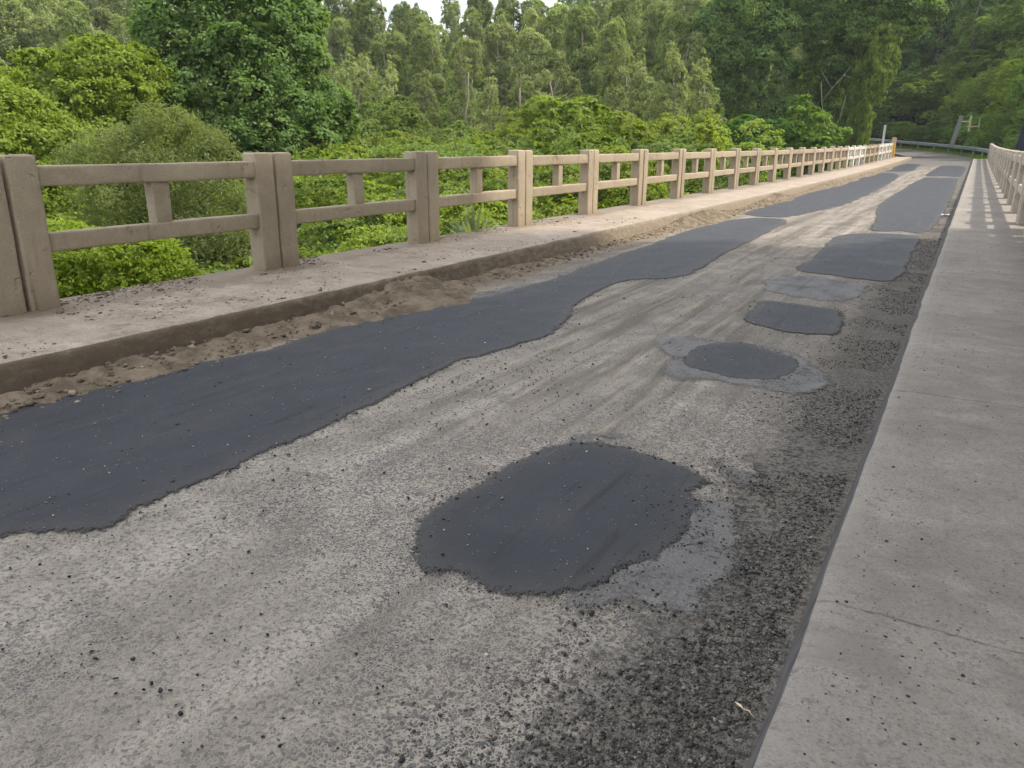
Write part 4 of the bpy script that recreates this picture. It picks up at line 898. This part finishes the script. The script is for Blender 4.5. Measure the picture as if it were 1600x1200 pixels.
for D, du, vt in ((74, 70, 135), (88, 80, 105), (101, 80, 90)):          # undergrowth between the trunks
    for u in np.arange(-60, 1130, du):
        u2 = u + rg.normal(0, 12); x, y, z = at(u2, D); h = topz(vt + rg.normal(0, 12), D) - z; kk = where(x, y); SEEN2.setdefault((kk, 'under', D), []).append(1); nth = len(SEEN2[(kk, 'under', D)])
        plant('leafy_shrub', (x, y, z), *PROTO[('far', int(rg.integers(0, 3)))], tuple(np.array([C_MID, C_EUC3, C_DARK][int(rg.integers(0, 3))]) * rg.uniform(.9, 1.2)), f"leafy understory tree among {'front' if D < 80 else 'middle' if D < 95 else 'rear'} eucalyptus trunks above the {ordinal(kk)} left railing panel" + ('' if nth == 1 else f', {ordinal(nth - 1)}'), 'tree', 'understory trees among the eucalyptus', (1.1, 1.1, h / 8.5), rg.uniform(0, 6.28))

# ---- forest behind the guardrail and on the right bank
rg = np.random.default_rng(131); k = 0; SEEN3 = {}
def forest(key, x, y, hgt, cl, nm, wherestr, sx=None, cat='tree', grp='trees behind the guardrail'):
    if 'guardrail' in wherestr or 'bend' in wherestr: cl = tuple(1.45 * q for q in cl)  # leaf colour brightened here to make up for the shaded side in view
    z = gz(x, y); i = int(rg.integers(0, {'tall': 4, 'euc': 5, 'far': 3, 'gum': 3}[key])); ph = {'tall': 19.0, 'euc': 20.0, 'far': 8.5, 'gum': 11.0}[key]; sz = hgt / ph
    sx = sx or max(.6, min(1.2, sz)) * rg.uniform(.9, 1.15); SEEN3.setdefault((nm, wherestr), []).append(1); nth = len(SEEN3[(nm, wherestr)])
    lab = f"{nm} {wherestr}" + ('' if nth == 1 else f", {ordinal(nth - 1)} back along the bend")
    plant('forest_tree' if cat == 'tree' else 'leafy_shrub', (x, y, z - .1), *PROTO[(key, i)], tuple(np.array(cl) * rg.uniform(.85, 1.15)), lab, cat, grp, (sx, sx, sz), rg.uniform(0, 6.28))
for s in np.arange(80, 190, 3.2):                         # understory
    x, y, n = path(s); off = -(5.4 + rg.uniform(0, 1.6)); forest('far', x + n[0] * off, y + n[1] * off, rg.uniform(2.4, 4.6), [C_DEEP, C_DARK, C_MID][int(rg.integers(0, 3))], 'low dark shrub', 'right behind the guardrail', .62, 'shrub', 'low shrubs behind the guardrail')
for s in np.arange(80, 200, 5.5):
    x, y, n = path(s); off = -(9.5 + rg.uniform(-1, 1.6)); forest('far', x + n[0] * off, y + n[1] * off, rg.uniform(6, 9.5), [C_DARK, C_MID, (0.12, 0.165, 0.03)][int(rg.integers(0, 3))], 'leafy small tree', 'in first row behind guardrail')
for s in np.arange(79, 205, 6.0):
    x, y, n = path(s); off = -(15 + rg.uniform(-2, 2)); forest(['tall', 'euc'][int(rg.integers(0, 2))], x + n[0] * off, y + n[1] * off, rg.uniform(14, 20), [C_DARK, C_MID, C_EUC3, (0.11, 0.16, 0.035)][int(rg.integers(0, 4))], 'tall green tree', 'on the slope behind the guardrail')
for s in np.arange(82, 205, 7.0):
    x, y, n = path(s); off = -(25 + rg.uniform(-3, 3)); forest('tall', x + n[0] * off, y + n[1] * off, rg.uniform(17, 23), [C_DARK, C_MID, C_EUC3][int(rg.integers(0, 3))], 'very tall dark tree', 'high on the slope behind the bend')
for off0, hh in ((36, 22), (48, 25)):
    for s in np.arange(78, 200, 8.0):
        x, y, n = path(s); off = -(off0 + rg.uniform(-3, 3)); forest('tall', x + n[0] * off, y + n[1] * off, hh + rg.uniform(-3, 3), [C_DARK, C_MID, C_EUC3][int(rg.integers(0, 3))], 'tall green tree', 'high up the hill behind the bend' if off0 < 40 else 'topmost on the hill behind the bend', 1.25)
for s in np.arange(104, 190, 9.0):                        # inside of the bend, behind the draped tree
    x, y, n = path(s); off = 8.5 + rg.uniform(-1, 3); forest('tall', x + n[0] * off, y + n[1] * off, rg.uniform(13, 18), [C_DARK, C_MID][int(rg.integers(0, 2))], 'dense dark tree', 'inside the bend behind the vine draped tree', grp='trees inside the bend')
# right bank, mostly outside the picture
for x, y, hgt in ((9, 84, 17), (14, 78, 18), (7.5, 92, 19), (13, 70, 20), (18, 62, 20), (12, 55, 18), (16, 46, 19), (22, 52, 20), (11, 37, 16), (18, 30, 19)):
    forest('tall', x, y, hgt, [C_DARK, C_MID][int(rg.integers(0, 2))], 'tall tree', 'beyond the right railing', grp='trees beyond the right railing')
for x, y, hgt in ((7.6, 4, 33), (7.6, 9.5, 34), (8.2, 14, 33), (10.5, 1, 29), (9.5, 7, 30), (10.5, 12.5, 28), (14.5, 5, 32), (15, 12, 32), (15.5, 18, 31)):
    forest('tall', x, y, hgt, C_MID, 'very tall tree', 'shading the near end of the bridge', 1.15, grp='trees beyond the right railing')
for x, y in ((5, 60), (6, 50), (5.5, 40), (6, 30), (6, 20), (6.5, 10), (10, 15), (11, 25), (6, 68)):
    forest('far', x, y, rg.uniform(6, 8), [C_MID, C_YEL][int(rg.integers(0, 2))], 'leafy shrub', 'below the right railing', 1.0, 'shrub', 'shrubs below the right railing')

for k, (u, D) in enumerate([(1385, 128), (1420, 138), (1445, 124), (1470, 140), (1500, 128), (1530, 142), (1560, 130), (1590, 140), (1625, 128), (1460, 155), (1515, 158), (1570, 156)]):
    x, y, z = at(u, D); forest('tall', x, y, 27 + (k * 7) % 5 - z * .2, [C_MID, C_EUC3, C_DARK][k % 3], 'broad green tree', 'far up the hill above the guardrail', 1.3)
    forest('far', x + 2, y - 5, 9, [C_MID, C_DARK][k % 2], 'leafy hillside bush', 'far up the hill above the guardrail', 1.6, 'shrub', 'bushes far up the hill')

# grass verge beyond the right walkway
n = 9000; s = rng.uniform(76, 150, n); off = rng.uniform(2.9, 4.6, n); V, F = [], []
P = np.array([path(q)[:2] + path(q)[2] for q in s]); gx = P[:, 0] - P[:, 2] * off; gy = P[:, 1] - P[:, 3] * off; g0 = np.concatenate([terrain(gx[a:a + 4000], gy[a:a + 4000]) for a in range(0, n, 4000)])
a = rng.uniform(0, 6.28, n); hh = rng.uniform(.12, .38, n); ln = rng.normal(0, .1, (n, 2)); wv = np.stack([np.cos(a), np.sin(a)], -1) * .03
b0 = np.stack([gx, gy], -1); V = np.stack([np.column_stack([b0 - wv, g0]), np.column_stack([b0 + wv, g0]), np.column_stack([b0 + ln + wv * .2, g0 + hh]), np.column_stack([b0 + ln - wv * .2, g0 + hh])], 1).reshape(-1, 3)
me = mesh_np('verge_grass', V, np.arange(4 * n).reshape(-1, 4)); me.materials.append(M_LEAF); o = link('verge_grass', me); o.color = (.12, .19, .03, 1); tag(o, 'short green grass on the verge under the guardrail', 'grass', kind='stuff')

# ------------------------------------------------------------------ thin summer haze over the valley
m = MB(); m.box(-720, 730, -320, 1040, -12, 60); t = bpy.data.materials.new('haze'); t.use_nodes = True; n_ = t.node_tree; n_.nodes.clear()
o_ = n_.nodes.new('ShaderNodeOutputMaterial'); v_ = n_.nodes.new('ShaderNodeVolumePrincipled'); v_.inputs['Color'].default_value = (.86, .92, .95, 1); v_.inputs['Density'].default_value = 0.0003
n_.links.new(v_.outputs[0], o_.inputs['Volume']); hz = m.build('haze', t); hz['kind'] = 'stuff'; hz['label'] = 'thin summer haze over the valley'
